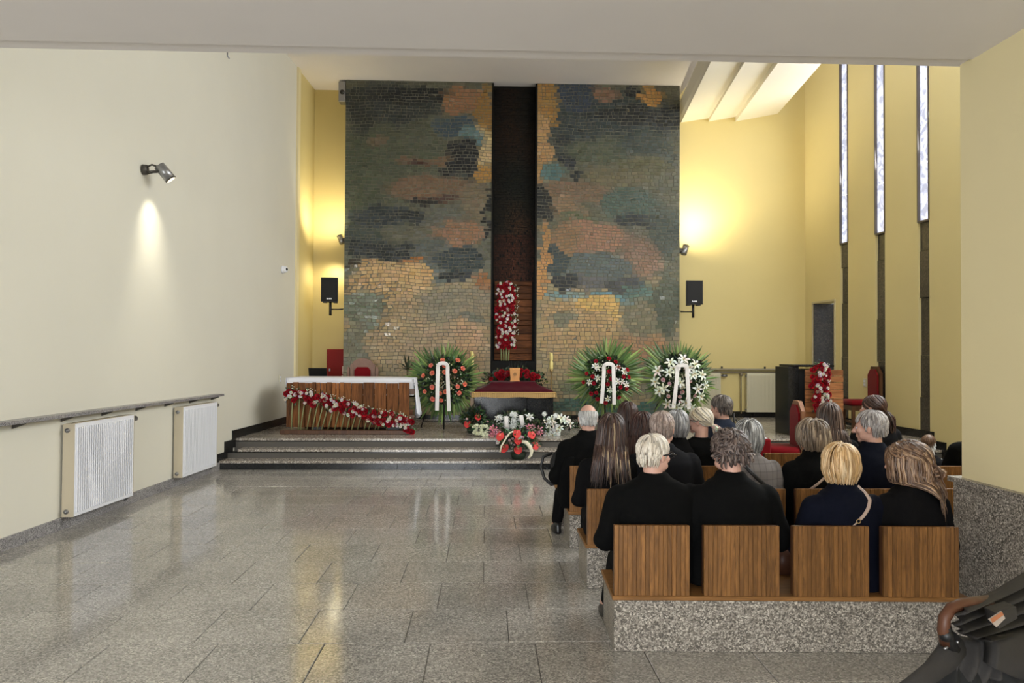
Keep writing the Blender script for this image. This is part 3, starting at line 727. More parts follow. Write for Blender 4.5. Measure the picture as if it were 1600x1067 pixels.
def leafy(m, c, rad, n, size, q, cols, dirfn=None, shell=.6):
    for _ in range(n):
        d = Vector((q.gauss(0, 1), q.gauss(0, 1), q.gauss(0, 1))).normalized()
        if dirfn: d = dirfn(d)
        rr_ = q.uniform(shell, 1.0); p = Vector(c)+Vector((d.x*rad[0], d.y*rad[1], d.z*rad[2]))*rr_
        t = (d+Vector((q.uniform(-.8, .8), q.uniform(-.8, .8), q.uniform(-.8, .8)))).normalized(); s_ = t.cross(Vector((q.uniform(-1, 1), q.uniform(-1, 1), q.uniform(-1, 1)))).normalized()
        L = size*q.uniform(.6, 1.3); w = L*.28; nn = t.cross(s_)*L*.12
        m.add([p, p+t*L*.5+s_*w, p+t*L, p+t*L*.5-s_*w, p+t*L*.5+nn], [(0, 1, 4), (1, 2, 4), (2, 3, 4), (3, 0, 4)], s2l([v*q.uniform(.75, 1.25) for v in q.choice(cols)]))
def fan_mesh(L, n, spread, seed, col=(74, 104, 44), droop=.25):
    """palm leaf fan in the XZ plane pointing +Z, blades folded"""
    q = random.Random(seed); m = M()
    m.tube([(0, 0, -.25*L), (0, 0, .05*L)], [.006, .008], 5, s2l((96, 112, 56)))
    for k in range(n):
        a = (k/(n-1)-.5)*spread+q.uniform(-.03, .03); l = L*q.uniform(.78, 1.08)*(1-.12*abs(a)); w = .016+.007*q.random()
        d = Vector((math.sin(a), 0, math.cos(a))); s_ = Vector((math.cos(a), 0, -math.sin(a)))
        bright = q.uniform(.75, 1.35); c = s2l([min(255, v*bright) for v in (col if q.random() < .7 else (112, 132, 72))])
        vs = []; zz = q.uniform(-.1, .1)
        for i, (t, ww) in enumerate(((.08, .35), (.4, 1), (.75, .7), (1, .04))):
            p = d*l*t+Vector((0, (t*t*droop*l*.3)+zz*t*l, -t*t*t*droop*l*.4*abs(math.sin(a))))
            vs += [p-s_*w*ww, p+Vector((0, -.008*ww, 0)), p+s_*w*ww]
        fs = []
        for i in range(3): fs += [(3*i, 3*i+1, 3*i+4, 3*i+3), (3*i+1, 3*i+2, 3*i+5, 3*i+4)]
        m.add(vs, fs, c)
    return m.mesh('palm_frond', MT['leaf'])
FANS = [fan_mesh(.42, 15, 1.7, 1, (76, 104, 52)), fan_mesh(.42, 13, 1.5, 2, (60, 86, 42)), fan_mesh(.42, 14, 1.6, 3, (94, 120, 66))]
# ------------------------------------------------------------------ standing wreaths
GRN = [(30, 46, 26), (44, 62, 32), (58, 78, 44), (26, 40, 30), (74, 92, 60)]
def ribbon_mesh(top, lb, rb, w, y):
    """inverted U of satin; top, left and right ends as (x, z)"""
    m = M(); L = []
    for k in range(9):
        t = k/8; L.append(Vector((lb[0]+(top[0]-w*1.3-lb[0])*min(1, t*1.15)**1.0, y-.02*math.sin(t*PI)-.015, lb[1]+(top[1]-w*.9-lb[1])*t)))
    A = []
    for k in range(1, 8):
        a = PI-PI*k/8; A.append(Vector((top[0]+math.cos(a)*w*1.3, y-.03, top[1]-w*.9+math.sin(a)*w*.9)))
    Rr = []
    for k in range(9):
        t = 1-k/8; Rr.append(Vector((rb[0]+(top[0]+w*1.3-rb[0])*min(1, t*1.15), y-.02*math.sin(t*PI)-.015, rb[1]+(top[1]-w*.9-rb[1])*t)))
    P = L+A+Rr; vs = []
    for i, p in enumerate(P):
        t = (P[min(i+1, len(P)-1)]-P[max(0, i-1)]).normalized(); s_ = Vector((t.z, 0, -t.x)).normalized()
        cv = .006*math.sin(i*1.7)
        for off in ((-w/2, 0), (0, -.006+cv), (w/2, 0)): vs.append(p+s_*off[0]+Vector((0, off[1], 0)))
    n = len(vs); fs = []
    for i in range(len(P)-1): fs += [(3*i, 3*i+1, 3*i+4, 3*i+3), (3*i+1, 3*i+2, 3*i+5, 3*i+4)]
    m.add(vs, fs); m.add([v+Vector((0, .004, 0)) for v in vs], [tuple(reversed(f)) for f in fs])
    return m.mesh('ribbon', MT['ribbon'], True)
def wreath(cx, cy, Y, Rr, core, label, flowers, rib, seed, extra=None):
    c = PY(cx, cy, Y); q = random.Random(seed)
    t = thing('standing_wreath', label, 'wreath', tuple(c), 0, 'wreaths on easels before the mosaic wall')
    rel = lambda x, y, dy=0: (lambda p: Vector((p.x-c.x, dy, p.z-c.z)))(PY(x, y, Y))
    n = 8
    for k in range(n):
        a = 2*PI*(k+.0)/n+q.uniform(-.1, .1)
        o = put('palm_frond', FANS[k % 3], t, loc=(math.sin(a)*Rr*.26, .03+.02*(k % 3), math.cos(a)*Rr*.26), rot=(q.uniform(-.06, .1), a, 0), scale=Rr/.42*.96*q.uniform(.88, 1.12))
    m = M(); leafy(m, (0, 0, 0), (core, .1, core*1.05), 900, .075, q, GRN); leafy(m, (0, -.02, 0), (core*1.15, .09, core*1.15), 260, .1, q, GRN, shell=.8)
    for _ in range(60):
        d = q.uniform(0, 2*PI); r = core*math.sqrt(q.random())*.9; m.ball((math.sin(d)*r, -.11, math.cos(d)*r), .012, 5, 3, s2l((214, 220, 190)))
    o = part('foliage', m, 'leaf', t); o['kind'] = 'stuff'
    m = M(); m.tube([(core*.62*math.cos(a*PI/12), .05, core*.62*math.sin(a*PI/12)) for a in range(25)], .035, 8); part('straw_ring', m, mat('dark_moss', (36, 44, 26), .9), t, True)
    for (x, y, kind, s_) in flowers:
        p = rel(x, y); r = math.hypot(p.x, p.z)
        p.y = -.13-.03*q.random(); d = Vector((p.x*1.1, -.6, p.z*1.1+.1))
        me = q.choice(kind)
        put(me.name.split('.')[0], me, t, loc=p, rot=look(d, q.uniform(0, 6)), scale=s_*q.uniform(.9, 1.1))
    if rib:
        (tx, ty), (lx, ly), (rx, ry), w = rib
        a, b, d = rel(tx, ty), rel(lx, ly), rel(rx, ry)
        put('ribbon', ribbon_mesh((a.x, a.z), (b.x, b.z), (d.x, d.z), w, -.19), t)
    # easel
    e = thing('wreath_easel', 'black metal easel holding '+label.split(' on ')[0].replace('round ', 'the round '), 'easel', (c.x-.02, Y, .38), 0, 'easels under the wreaths')
    h = c.z-.38
    m = M(); m.tube([(0, -.03, 0), (0, .0, h+.35)], .014, 8); part('post', m, 'black', e, True)
    for s_ in (-1, 1):
        m = M(); m.tube([(s_*.42, .42, 0), (s_*.03, .06, h+.40)], .011, 8); part('leg', m, 'black', e, True)
    m = M(); m.tube([(-.40, .38, .09), (.40, .38, .09)], .008, 6); part('crossbar', m, 'black', e, True)
    m = M(); m.tube([(-.16, -.06, h-.3), (.16, -.06, h-.3)], .010, 6); part('rest', m, 'black', e, True)
    return t
z6 = lambda x, y: (640+x/5.335, 540+y/5.335)
f1 = [(280, 125), (403, 125), (187, 168), (297, 172), (443, 192), (378, 215), (197, 230), (300, 222), (123, 250), (197, 342), (400, 338), (459, 318), (137, 378), (413, 390), (260, 392), (305, 378), (200, 437), (268, 447)]
wreath(696, 595, 12.6, .60, .36, 'round green wreath with coral roses and white ribbon on an easel left of the urn', [(*z6(*p), CORAL, 1.15) for p in f1], ((693, 567), (684, 640), (702.5, 641), .062), 3)
z7 = lambda x, y: (840+x/5.333, 530+y/5.333)
fr_ = [(583, 165), (637, 190), (575, 205), (663, 235), (477, 185), (730, 255), (743, 315), (700, 310), (450, 310), (375, 355), (460, 365), (440, 447), (673, 395), (555, 520), (663, 478), (490, 490), (402, 285), (480, 440), (725, 408), (572, 370), (600, 330), (585, 270)]
fw = [(470, 225), (490, 240), (703, 265), (712, 275), (425, 355), (490, 322), (655, 350), (722, 375), (587, 415), (572, 488), (690, 350), (655, 235)]
wreath(947, 590, 12.62, .60, .33, 'round green wreath with dark red roses and small white orchids on an easel', [(*z7(*p), CRIM, 1.0) for p in fr_]+[(*z7(*p), LILY, .8) for p in fw], ((948, 568), (937, 629), (956.5, 631), .062), 5)
z8 = lambda x, y: (1000+x/7.117, 530+y/7.117)
fl = [(455, 230), (320, 265), (585, 285), (180, 355), (300, 370), (575, 385), (650, 400), (155, 470), (195, 570), (245, 540), (605, 545), (690, 505), (420, 480), (640, 620), (290, 705), (380, 740), (480, 690), (530, 740), (410, 290), (520, 320), (545, 400), (350, 330)]
fp = [(240, 450), (445, 583), (420, 630), (425, 680), (295, 625), (580, 625), (305, 490), (530, 460)]
wreath(1062, 592, 12.7, .62, .37, 'round green wreath with large white lilies and pink roses on an easel', [(*z8(*p), LILY, 1.35) for p in fl]+[(*z8(*p), PINK, 1.0) for p in fp], ((1061, 570), (1047.5, 636), (1071.5, 638), .066), 8)
# ------------------------------------------------------------------ altar and its plank screen
ya = 12.05
al = thing('altar', 'dark stone altar table standing behind the upright planks on the left', 'altar', (-2.2, 12.5, .38))
m = M(); m.box((-.75, -.3, 0), (.75, .3, .78), bev=.01); part('base', m, 'black_stone', al)
m = M(); m.box((-.98, -.42, .78), (1.0, .42, .86), bev=.01); part('tabletop', m, 'black_stone', al)
cl = M()
def clothf(u, v):
    # u across, v over: front hem, top, back hem
    x = -1.01+2.04*u; 
    if v < .25: y = -.44-.02*math.sin(u*34)*(1-v*4); z = .60+(.26+.012)*v*4
    elif v > .75: y = .44; z = .872-(v-.75)*4*.35
    else: y = -.44+.88*(v-.25)*2; z = .872
    return (x, y, z)
cl.grid(clothf, 40, 16, thick=(0, 0, .004))
def sidef(u, v):   # right end drop with folds
    y = -.46+.92*u; z = .874-v*(.50+.16*math.sin(u*5+.4)); x = 1.03+.045*v*math.sin(u*19)+.05*v
    return (x, y, z)
cl.grid(sidef, 36, 8, thick=(.004, 0, 0))
cl.grid(lambda u, v: (-1.01-.03*v*math.sin(u*17)**2-.01, -.46+.92*u, .874-v*.4), 36, 8, thick=(-.004, 0, 0))
o = part('altar_cloth', cl, 'cloth', None, True, loc=(-2.2, 12.5, .38)); tag(o, 'white linen cloth draped over the altar table on the left', 'tablecloth')
ps = thing('plank_screen', 'row of upright reclaimed brown planks standing before the altar table', 'screen', (-3.17, 11.9, .38))
bx = [147, 200, 250, 305, 360, 395, 430, 480, 525, 560, 590, 630, 685, 785, 880, 980, 1080, 1172]
x0 = PY(420+147/5.333, 640, 11.9).x
for i, (a, b) in enumerate(zip(bx, bx[1:])):
    xa = PY(420+a/5.333, 640, 11.9).x+3.17; xb = PY(420+b/5.333, 640, 11.9).x+3.17
    m = M(); d = .008*(i*7 % 3)
    m.box((xa+.004, -d-.02, .10), (xb-.004, .012, .80+.006*(i*5 % 3)), bev=.004); part('plank', m, 'altar_wood', ps)
for z in (.2, .62):
    m = M(); m.box((0, .012, z), (2.03, .045, z+.09)); part('batten', m, 'dark_wood', ps)
m = M(); m.box((-.06, -.16, 0), (2.0, .14, .066), bev=.006); part('base_beam', m, 'dark_wood', ps)
for xx in (.5, 1.7):
    m = M(); m.box((xx-.09, -.06, .066), (xx+.09, .06, .105)); part('foot_block', m, 'black', ps)
    
gl = thing('rose_garland', 'sloping garland of red and white roses across the upright planks', 'garland', (-3.17, 11.84, .38))
z5 = lambda x, y: PY(420+x/5.333, 540+y/5.333, 11.84)
cen = [(150, 400), (300, 428), (420, 440), (520, 480), (620, 500), (720, 530), (820, 570), (920, 600), (1020, 610), (1120, 635), (1200, 665)]
org = Vector((-3.17, 11.84, .38)); q = random.Random(21)
def gpt(t):
    k = min(int(t*10), 9); f_ = t*10-k; a = z5(*cen[k]); b = z5(*cen[k+1]); return a.lerp(b, f_)-org
m = M()
for k in range(60):
    p = gpt(k/59); leafy(m, p+Vector((0, -.03, .0)), (.07, .07, .12), 12, .05, q, GRN+[(120, 134, 110)], shell=.3)
for k in range(70):
    p = gpt(q.random()); m.ball((p.x, p.y-.06, p.z+.1+.05*q.random()), .009, 5, 3, s2l((226, 226, 206)))
o = part('foliage', m, 'leaf', gl); o['kind'] = 'stuff'
for k in range(170):
    t_ = (k+q.random())/170; p = gpt(t_); a = q.uniform(0, 2*PI); r = .105*math.sqrt(q.random())
    red = q.random() < .60 or t_ > .97
    put('rose', q.choice(RED if red else WHT), gl, loc=p+Vector((math.cos(a)*r*.5, -.07-.04*q.random()-(0 if red else .015), math.sin(a)*r)), rot=look((q.uniform(-.5, .5), -1, q.uniform(-.3, .7)), q.uniform(0, 6)), scale=(1.25 if red else .80)*q.uniform(.85, 1.15))
for x, xt in [(187, 190), (248, 228), (263, 265), (317, 317), (362, 364), (402, 410), (440, 455), (492, 500), (548, 553), (603, 603), (650, 650), (690, 695), (738, 742), (795, 793), (832, 836), (885, 884), (910, 920), (980, 985), (1118, 1118)]:
    b = z5(x, 692)-org; tt = max(0, min(1, (xt-150)/1050)); tp = gpt(tt)
    m = M(); m.tube([(b.x, b.y+.005, .068), ((b.x+tp.x)/2, -.03, (.07+tp.z)/2), (tp.x, -.04, tp.z)], .0105, 6, s2l((156, 158, 110))); part('stem', m, 'leaf', gl, True)
# pillar bouquet in the recess
bq = thing('rose_pillar_bouquet', 'tall narrow bunch of red and white roses standing in the black recess', 'flower bouquet', (.37, YM+.04, 1.53))
m = M(); q = random.Random(5)
for k in range(26): leafy(m, (.0+.03, 0, .25+k*.052), (.17, .08, .05), 16, .05, q, GRN+[(96, 110, 84)], shell=.3)
for k in range(60): m.ball((.14+q.random()*.13, -.02, .3+q.random()*1.2), .01, 5, 3, s2l((220, 224, 206)))
o = part('foliage', m, 'leaf', bq); o['kind'] = 'stuff'
for k in range(190):
    z = .24+1.30*(k+q.random())/190; w_ = .18*min(1, (1.60-z)/.12, (z-.14)/.1); x = q.uniform(-w_, w_)
    red = q.random() < .56
    put('rose', q.choice(RED if red else WHT), bq, loc=(x, -.12-.06*math.cos(x*7)+.04*q.random()-(0 if red else .02), z), rot=look((x*3, -1, q.uniform(-.3, .5)), q.uniform(0, 6)), scale=(1.2 if red else .78)*q.uniform(.85, 1.15))
for x in (-.07, -.025, .02, .065):
    m = M(); m.tube([(x, -.06, 0), (x*1.2, -.06, .3)], .014, 6, s2l((150, 160, 112))); part('stem', m, 'leaf', bq, True)
# ------------------------------------------------------------------ catafalque with urn
cf = thing('catafalque', 'black polished stone block in the middle of the platform', 'catafalque', (.47, 12.98, .38))
m = M(); m.box((-.67, -.45, 0), (.22, .45, .63), bev=.006); m2 = M(); m2.box((.224, -.45, 0), (.67, .45, .63), bev=.006)
part('slab', m, 'black_stone', cf); part('slab', m2, 'black_stone', cf)
m = M(); m.box((-.74, -.40, 0), (-.672, .45, .63), bev=.005); part('side_slab', m, mat('tan_stone', (150, 122, 90), .4, var=.1), cf)
vc = thing('velvet_cover', 'burgundy velvet cover with gold fringe over the black stone block', 'cloth', (.47, 12.98, .38))
def velv(u, v):
    x = -1+2*u; y = -1+2*v; d = max(abs(x), abs(y)); hx, hy = .70, .49
    X_ = x*hx; Y_ = y*hy
    if d < .55: z = .80-.01*math.sin(x*6)*math.cos(y*5)
    elif d < .93: t = (d-.55)/.38; z = .80-.135*(t**.6)
    else: z = .665-(d-.93)/.07*.055
    return (X_, Y_, z+.004*math.sin(X_*23)*math.sin(Y_*19))
m = M(); m.grid(velv, 44, 36, thick=(0, 0, .003)); part('velvet', m, 'velvet', vc, True)
m = M()
per = [(-.70, -.49), (.70, -.49), (.70, .49), (-.70, .49), (-.70, -.49)]
k = 0
for (xa, ya_), (xb, yb_) in zip(per, per[1:]):
    n = 40 if abs(xa-xb) > .1 else 26
    for i in range(n):
        a = Vector((xa+(xb-xa)*i/n, ya_+(yb_-ya_)*i/n, 0)); b = Vector((xa+(xb-xa)*(i+1)/n, ya_+(yb_-ya_)*(i+1)/n, 0)); nr = Vector((b-a).cross(Vector((0, 0, 1)))).normalized()
        s0 = .012*math.sin(i*.9+k); 
        top = .625+.008*math.sin(i*.35); bo = top-.078
        m.add([a+Vector((0, 0, top)), b+Vector((0, 0, top)), b+nr*(.012+s0*.3)+Vector((0, 0, bo)), a+nr*(.012)+Vector((0, 0, bo))], [(0, 1, 2, 3)])
        m.tube([a+nr*.012+Vector((0, 0, top)), a+nr*.016+Vector((0, 0, bo-.004))], .006, 4)
m.tube([(x, y, .628) for x, y in per], .012, 6); part('fringe', m, 'gold_fringe', vc)
ur = thing('urn', 'light wooden urn with a round emblem on the burgundy velvet', 'urn', (.50, 12.92, 1.185))
def prof(w0, w1, z0, z1): 
    return [(-w0/2, -w0/2, z0), (w0/2, -w0/2, z0), (w0/2, w0/2, z0), (-w0/2, w0/2, z0), (-w1/2, -w1/2, z1), (w1/2, -w1/2, z1), (w1/2, w1/2, z1), (-w1/2, w1/2, z1)]
BX = [(3, 2, 1, 0), (4, 5, 6, 7), (0, 1, 5, 4), (1, 2, 6, 5), (2, 3, 7, 6), (3, 0, 4, 7)]
m = M(); m.add(prof(.148, .178, .022, .205), BX); part('body', m, 'beeswax', ur)
m = M(); m.box((-.085, -.085, 0), (.085, .085, .022), bev=.004); part('foot', m, 'beeswax', ur)
m = M(); m.add(prof(.186, .176, .205, .232), BX); part('lid', m, 'beeswax', ur)
m = M(); m.cyl((0, -.089, .125), (0, -.078, .125), .030, n=20); m.tube([(0, -.092, .10), (0, -.092, .15)], .005, 6); m.tube([(-.017, -.092, .135), (.017, -.092, .135)], .005, 6); part('emblem', m, mat('dull_bronze', (134, 92, 46), .4, .4), ur)
gb = thing('low_rose_garland', 'low garland of red roses and dark green sprigs behind the urn', 'garland', (.5, 13.25, 1.06))
q = random.Random(3); m = M()
for k in range(30):
    x = -.48+.96*k/29; leafy(m, (x, 0, .12+.1*math.cos(x*3)), (.09, .09, .12), 22, .07, q, GRN)
for k in range(20): x = q.uniform(-.1, .25); m.tube([(x*.5, 0, .2), (x, .02, .42+q.random()*.08)], [.004, .002], 4, s2l((30, 34, 36)))
m.box((-.5, -.06, -.05), (.5, .1, .05), s2l((28, 36, 24)))
o = part('foliage', m, 'leaf', gb); o['kind'] = 'stuff'
for k in range(34):
    x = q.uniform(-.42, .42); z = .15+.12*math.cos(x*3.2)+q.uniform(-.08, .05)
    if abs(x) < .07: continue
    put('rose', q.choice(RED+([WHT[0]] if k % 9 == 0 else [])), gb, loc=(x, -.09-.03*q.random(), z), rot=look((x, -1, .5), q.uniform(0, 6)), scale=1.3*q.uniform(.85, 1.1))
# candles
for i, (px, py, Y, lab) in enumerate(((737.7, 549, 13.6, 'pale yellow candle on a thin stand behind the coral rose wreath'), (861.5, 551, 13.3, 'pale yellow candle on a thin brass stand right of the urn'))):
    tp = PY(px, py, Y); t = thing('tall_candle', lab, 'candle', (tp.x, Y, .38), 0, 'tall candles either side of the urn')
    H = tp.z-.38
    m = M(); m.lathe([(.028, H-.30), (.034, H-.28), (.034, H-.17), (.020, H-.15), (.031, H-.13), (.033, H-.05), (.022, H-.01), (.018, H)], 16); part('candle', m, 'wax', t, True)
    m = M(); m.cyl((-.022, 0, H-.03), (-.03, 0, H+.005), .010, .006, 8); part('flame_cup', m, 'wax', t, True)
    m = M(); m.lathe([(.13, 0), (.13, .015), (.02, .04), (.010, .08), (.010, H-.36), (.026, H-.335), (.030, H-.30)], 16); part('stand', m, 'brass', t, True)
# ------------------------------------------------------------------ flower arrangements on the platform edge
def arrangement(name, label, cat, px, py, Y, z, rad, flowers, seed, cols=GRN, nleaf=420, fans=0, leaf=.08, fr=.2, pot=True):
    b = PZ(px, py, z) if Y is None else Vector((PY(px, py, Y).x, Y, z))
    q = random.Random(seed); t = thing(name, label, cat, tuple(b))
    m = M(); leafy(m, (0, 0, rad[2]*.55), (rad[0]*.95, rad[1], rad[2]*.62), nleaf, leaf, q, cols, dirfn=lambda d: Vector((d.x, d.y, abs(d.z)*1.0-.25)), shell=.35)
    o = part('foliage', m, 'leaf', t); o['kind'] = 'stuff'
    if pot:
        m = M(); m.lathe([(.09, 0), (.11, .05), (.12, .10), (.10, .10)], 14); part('pot', m, mat('dark_green_pot', (34, 48, 34), .6), t, True)
    for k in range(fans):
        a = -1.25+2.5*k/max(1, fans-1)
        put('palm_frond', FANS[k % 3], t, loc=(math.sin(a)*.05, .08, rad[2]*.25), rot=(-.15, a, 0), scale=.62*rad[0]/.4)
    for (x, y, me, s_) in flowers:
        fy = b.y-rad[1]*.9; p = PY(x, y, fy)-b
        p.y = -rad[1]*.9+.5*rad[1]*(abs(p.x)/max(rad[0], .01)); mm = q.choice(me) if isinstance(me, list) else me
        put(mm.name.split('.')[0], mm, t, loc=p, rot=look((p.x*1.4, -1, .75), 0 if mm is ANTH else q.uniform(0, 6)), scale=s_*q.uniform(.9, 1.1))
    return t, b
q8 = lambda x, y: (720+x/8.889, 630+y/8.889)
arrangement('anthurium_pot', 'potted plant with two coral anthuriums at the left of the floor flowers', 'potted plant', 740, 672, 12.0, .38, (.22, .16, .40), [(*q8(237, 190), [ANTH], 1.15), (*q8(90, 290), [ANTH], 1.0), (*q8(85, 225), PINK, .6), (*q8(240, 262), PINK, .5), (*q8(370, 262), PINK, .5), (*q8(320, 300), WHT, .5)], 1)
q = random.Random(14)
arrangement('chrysanthemum_bunch', 'round bunch of pale cream chrysanthemums on the platform edge', 'flowers', 752, 683, 11.62, .38, (.17, .13, .20), [(*q8(q.uniform(160, 400), q.uniform(310, 455)), MUMC, 1.0) for _ in range(34)], 2, nleaf=160, leaf=.06, pot=False)
arrangement('pink_lily_bunch', 'small bunch of pink lilies right of the cream chrysanthemums', 'flowers', 773, 684, 11.6, .38, (.10, .10, .18), [(*q8(445, 355), LILYP, .9), (*q8(440, 400), LILYP, .9), (*q8(510, 405), LILYP, .8), (*q8(430, 450), LILYP, .8), (*q8(480, 375), LILYP, .7)], 3, nleaf=120, leaf=.07, pot=False)
wf = [(545, 215), (750, 165), (720, 160), (640, 230), (740, 235), (820, 225), (620, 300), (560, 310), (700, 300), (760, 290), (850, 300), (950, 200), (985, 290), (650, 340), (730, 330)]
t, b = arrangement('white_spray', 'wide white flower spray with palm blades and a pale ribbon against the black stone block', 'flowers', 804, 676, 12.1, .38, (.42, .16, .33), [(*q8(*p), MUMW, 1.25) for p in wf]+[(*q8(*p), LILY, .9) for p in ((950, 200), (985, 290), (520, 220), (795, 350))], 4, fans=7, nleaf=360)
for (x0_, y0_, x1_, y1_) in ((625, 180, 640, 345), (835, 165, 860, 320)):
    m = M(); a = PY(*q8(x0_, y0_), b.y-.2)-b; c = PY(*q8(x1_, y1_), b.y-.22)-b
    m.grid(lambda u, v: (a.x+(c.x-a.x)*v-.035+.07*u, a.y-.02*math.sin(v*3)-.008*math.sin(u*7), a.z+(c.z-a.z)*v), 4, 8, thick=(0, .003, 0))
    part('ribbon', m, 'ribbon', t, True)
arrangement('pink_lily_bunch', 'loose pink lilies right of the red anthurium basket', 'flowers', 838, 684, 11.65, .38, (.16, .12, .20), [(*q8(950, 345), LILYP, .9), (*q8(1085, 370), LILYP, .9), (*q8(1000, 330), LILYP, .8), (*q8(1100, 420), LILYP, .8), (*q8(1040, 410), LILYP, .8), (*q8(1010, 370), LILY, .6)], 6, nleaf=170, pot=False)
wl = [(1320, 180), (1260, 230), (1200, 270), (1180, 300), (1230, 320), (1290, 300), (1340, 330), (1370, 350), (1220, 380), (1300, 370), (1330, 400), (1430, 250), (1490, 270), (1520, 300), (1390, 210), (1190, 350), (1270, 260), (1460, 230), (1350, 430), (1200, 440), (1280, 450), (1170, 160)]
arrangement('white_lily_spray', 'low spray of white lilies at the right of the floor flowers', 'flowers', 872, 683, 11.8, .38, (.33, .2, .28), [(*q8(*p), LILY if i % 3 else MUMW, .95) for i, p in enumerate(wl)], 7, nleaf=330, pot=False)
ax = [(550, 465), (780, 420), (985, 440), (795, 515), (605, 625), (795, 645), (1030, 590)]
t, b = arrangement('anthurium_basket', 'basket of red anthuriums with a white hoop standing on the lowest step', 'flower basket', 810, 716, 10.84, .127, (.33, .18, .42), [(*q8(*p), [ANTH], 1.2) for p in ax]+[(*q8(*p), PINK, .6) for p in ((700, 560), (680, 520), (740, 590), (900, 540), (860, 480), (640, 470), (940, 470), (720, 500))]+[(*q8(520, 560), WHT, .9), (*q8(820, 480), WHT, 1.0)], 9, cols=GRN+[(104, 120, 84), (120, 132, 104)], nleaf=620)
m = M()
pts = [(600, 520), (640, 430), (720, 395)]; P1 = [PY(*q8(*p), b.y-.2)-b for p in ((545, 680), (560, 600), (620, 500), (680, 410), (730, 390))]
P2 = [PY(*q8(*p), b.y-.22)-b for p in ((850, 530), (910, 545), (960, 600), (985, 660), (975, 720), (935, 765))]
m.tube(P1, .012, 6, flat=(.3, (0, 1, 0))); m.tube(P2, [.02, .026, .028, .026, .02, .012], 8, flat=(.3, (0, 1, 0))); part('hoop', m, mat('cream_band', (234, 226, 200), .5), t, True)
# ================================================================== OTHER FURNITURE OF THE PLATFORM
am = thing('ambo', 'tall black stone lectern at the right of the platform', 'lectern', (5.2, 11.95, .38))
lx = PY(1232, 600, 11.75).x-5.2
m = M(); m.box((lx, -.2, 0), (lx+.17, .35, 1.10), bev=.005); part('side_slab', m, 'black_stone', am)
m = M(); m.box((lx+.17, -.05, 0), (.42, .35, 1.06), bev=.005); part('back_slab', m, mat('dull_black_stone', (16, 16, 16), .5), am)
m = M(); m.box((lx+.08, -.22, 1.10), (.40, .38, 1.135), bev=.004); part('top_slab', m, 'black_stone', am)
# plank board in front
pb = thing('plank_board', 'board of orange-brown horizontal planks leaning on the black lectern', 'panel', (PY(1260, 600, 11.5).x, 11.55, .38))
z = .0; W_ = PY(1317, 600, 11.55).x-pb.location.x; k = 0
for h in (.15, .14, .10, .15, .06, .14, .12, .10, .10):
    m = M(); m.box((.0, -.012-.008*(k % 2), z+.003), (W_, .018, z+h-.003), bev=.004); part('plank', m, 'ambo_wood', pb); z += h; k += 1
fb = thing('rose_column_bouquet', 'hanging bunch of red and white roses on the plank board at the lectern', 'flower bouquet', (PY(1278, 600, 11.5).x, 11.50, .75))
q = random.Random(33); m = M()
for k in range(18): leafy(m, (.03, 0, .05+k*.043), (.13, .06, .05), 14, .045, q, GRN+[(96, 110, 84)], shell=.3)
for k in range(36): m.ball((.10+q.random()*.08, -.03, .1+q.random()*.7), .008, 5, 3, s2l((220, 224, 206)))
o = part('foliage', m, 'leaf', fb); o['kind'] = 'stuff'
for k in range(95):
    z = .02+.76*(k+q.random())/95; w_ = .145*min(1, (.82-z)/.1, (z+.06)/.25); x = q.uniform(-w_, w_)
    red = q.random() < .56 or x < -.11
    put('rose', q.choice(RED if red else WHT), fb, loc=(x, -.08-.03*math.cos(x*8)+.03*q.random()-(0 if red else .02), z), rot=look((x*3, -1, q.uniform(-.3, .5)), q.uniform(0, 6)), scale=(1.15 if red else .78)*q.uniform(.85, 1.15))
for x in (-.03, .01, .05):
    m = M(); m.tube([(x, -.03, -.12), (x, -.03, .08)], .009, 6, s2l((150, 160, 112))); part('stem', m, 'leaf', fb, True)
def vchair(name, label, loc, rz, s_=1.0, legs=True, wd='chair_wood'):
    """high-back chair: pointed wooden back with red velvet; faces local -Y"""
    t = thing(name, label, 'chair', loc, rz); t.scale = (s_,)*3
    bh = 1.10
    def arch(w, z0, z1, c): return [(-w, z0), (w, z0), (w, z1-c), (w*.45, z1), (-w*.45, z1), (-w, z1-c)]
    m = M(); m.prism(arch(.25, .08, bh, .12), .22, .27); part('back_frame', m, wd, t)
    m = M(); m.prism(arch(.20, .50, bh-.05, .10), .195, .222); part('back_cushion', m, 'red_velvet', t)
    m = M(); m.prism(arch(.20, .50, bh-.05, .10), .268, .285); part('back_panel', m, 'red_velvet', t)
    m = M(); m.box((-.25, -.25, .42), (.25, .22, .52), bev=.03); part('seat_cushion', m, 'red_velvet', t, True)
    m = M(); m.box((-.25, -.24, .34), (.25, .25, .42)); part('seat_frame', m, wd, t)
    for sx in (-1, 1):
        for sy in (-.21, .22):
            m = M(); m.box((sx*.22-.025, sy-.025, 0), (sx*.22+.025, sy+.025, .34)); part('leg', m, wd, t)
    for zz in (.12,):
        m = M(); m.box((-.2, -.22, zz), (.2, -.19, zz+.04)); part('stretcher', m, wd, t)
    return t
p = PY(1216, 660, 9.35); vchair('velvet_chair', 'red velvet high-back chair with light wood frame before the pews', (p.x, 9.35, 0), math.radians(-98), .985)
p = PY(1345, 660, 12.7); vchair('velvet_chair', 'dark wood chair with red velvet back standing by the right wall', (p.x, 12.7, .38), math.radians(-96), 1.0, wd='dark_wood')
st_ = thing('kneeler', 'red velvet covered kneeler with a white sheet on top beside the light wood chair', 'kneeler', (PY(1193, 690, 9.2).x, 9.2, 0), math.radians(-10))
m = M(); m.box((-.07, -.12, 0), (.07, .2, .62), bev=.015); part('cover', m, 'red_velvet', st_)
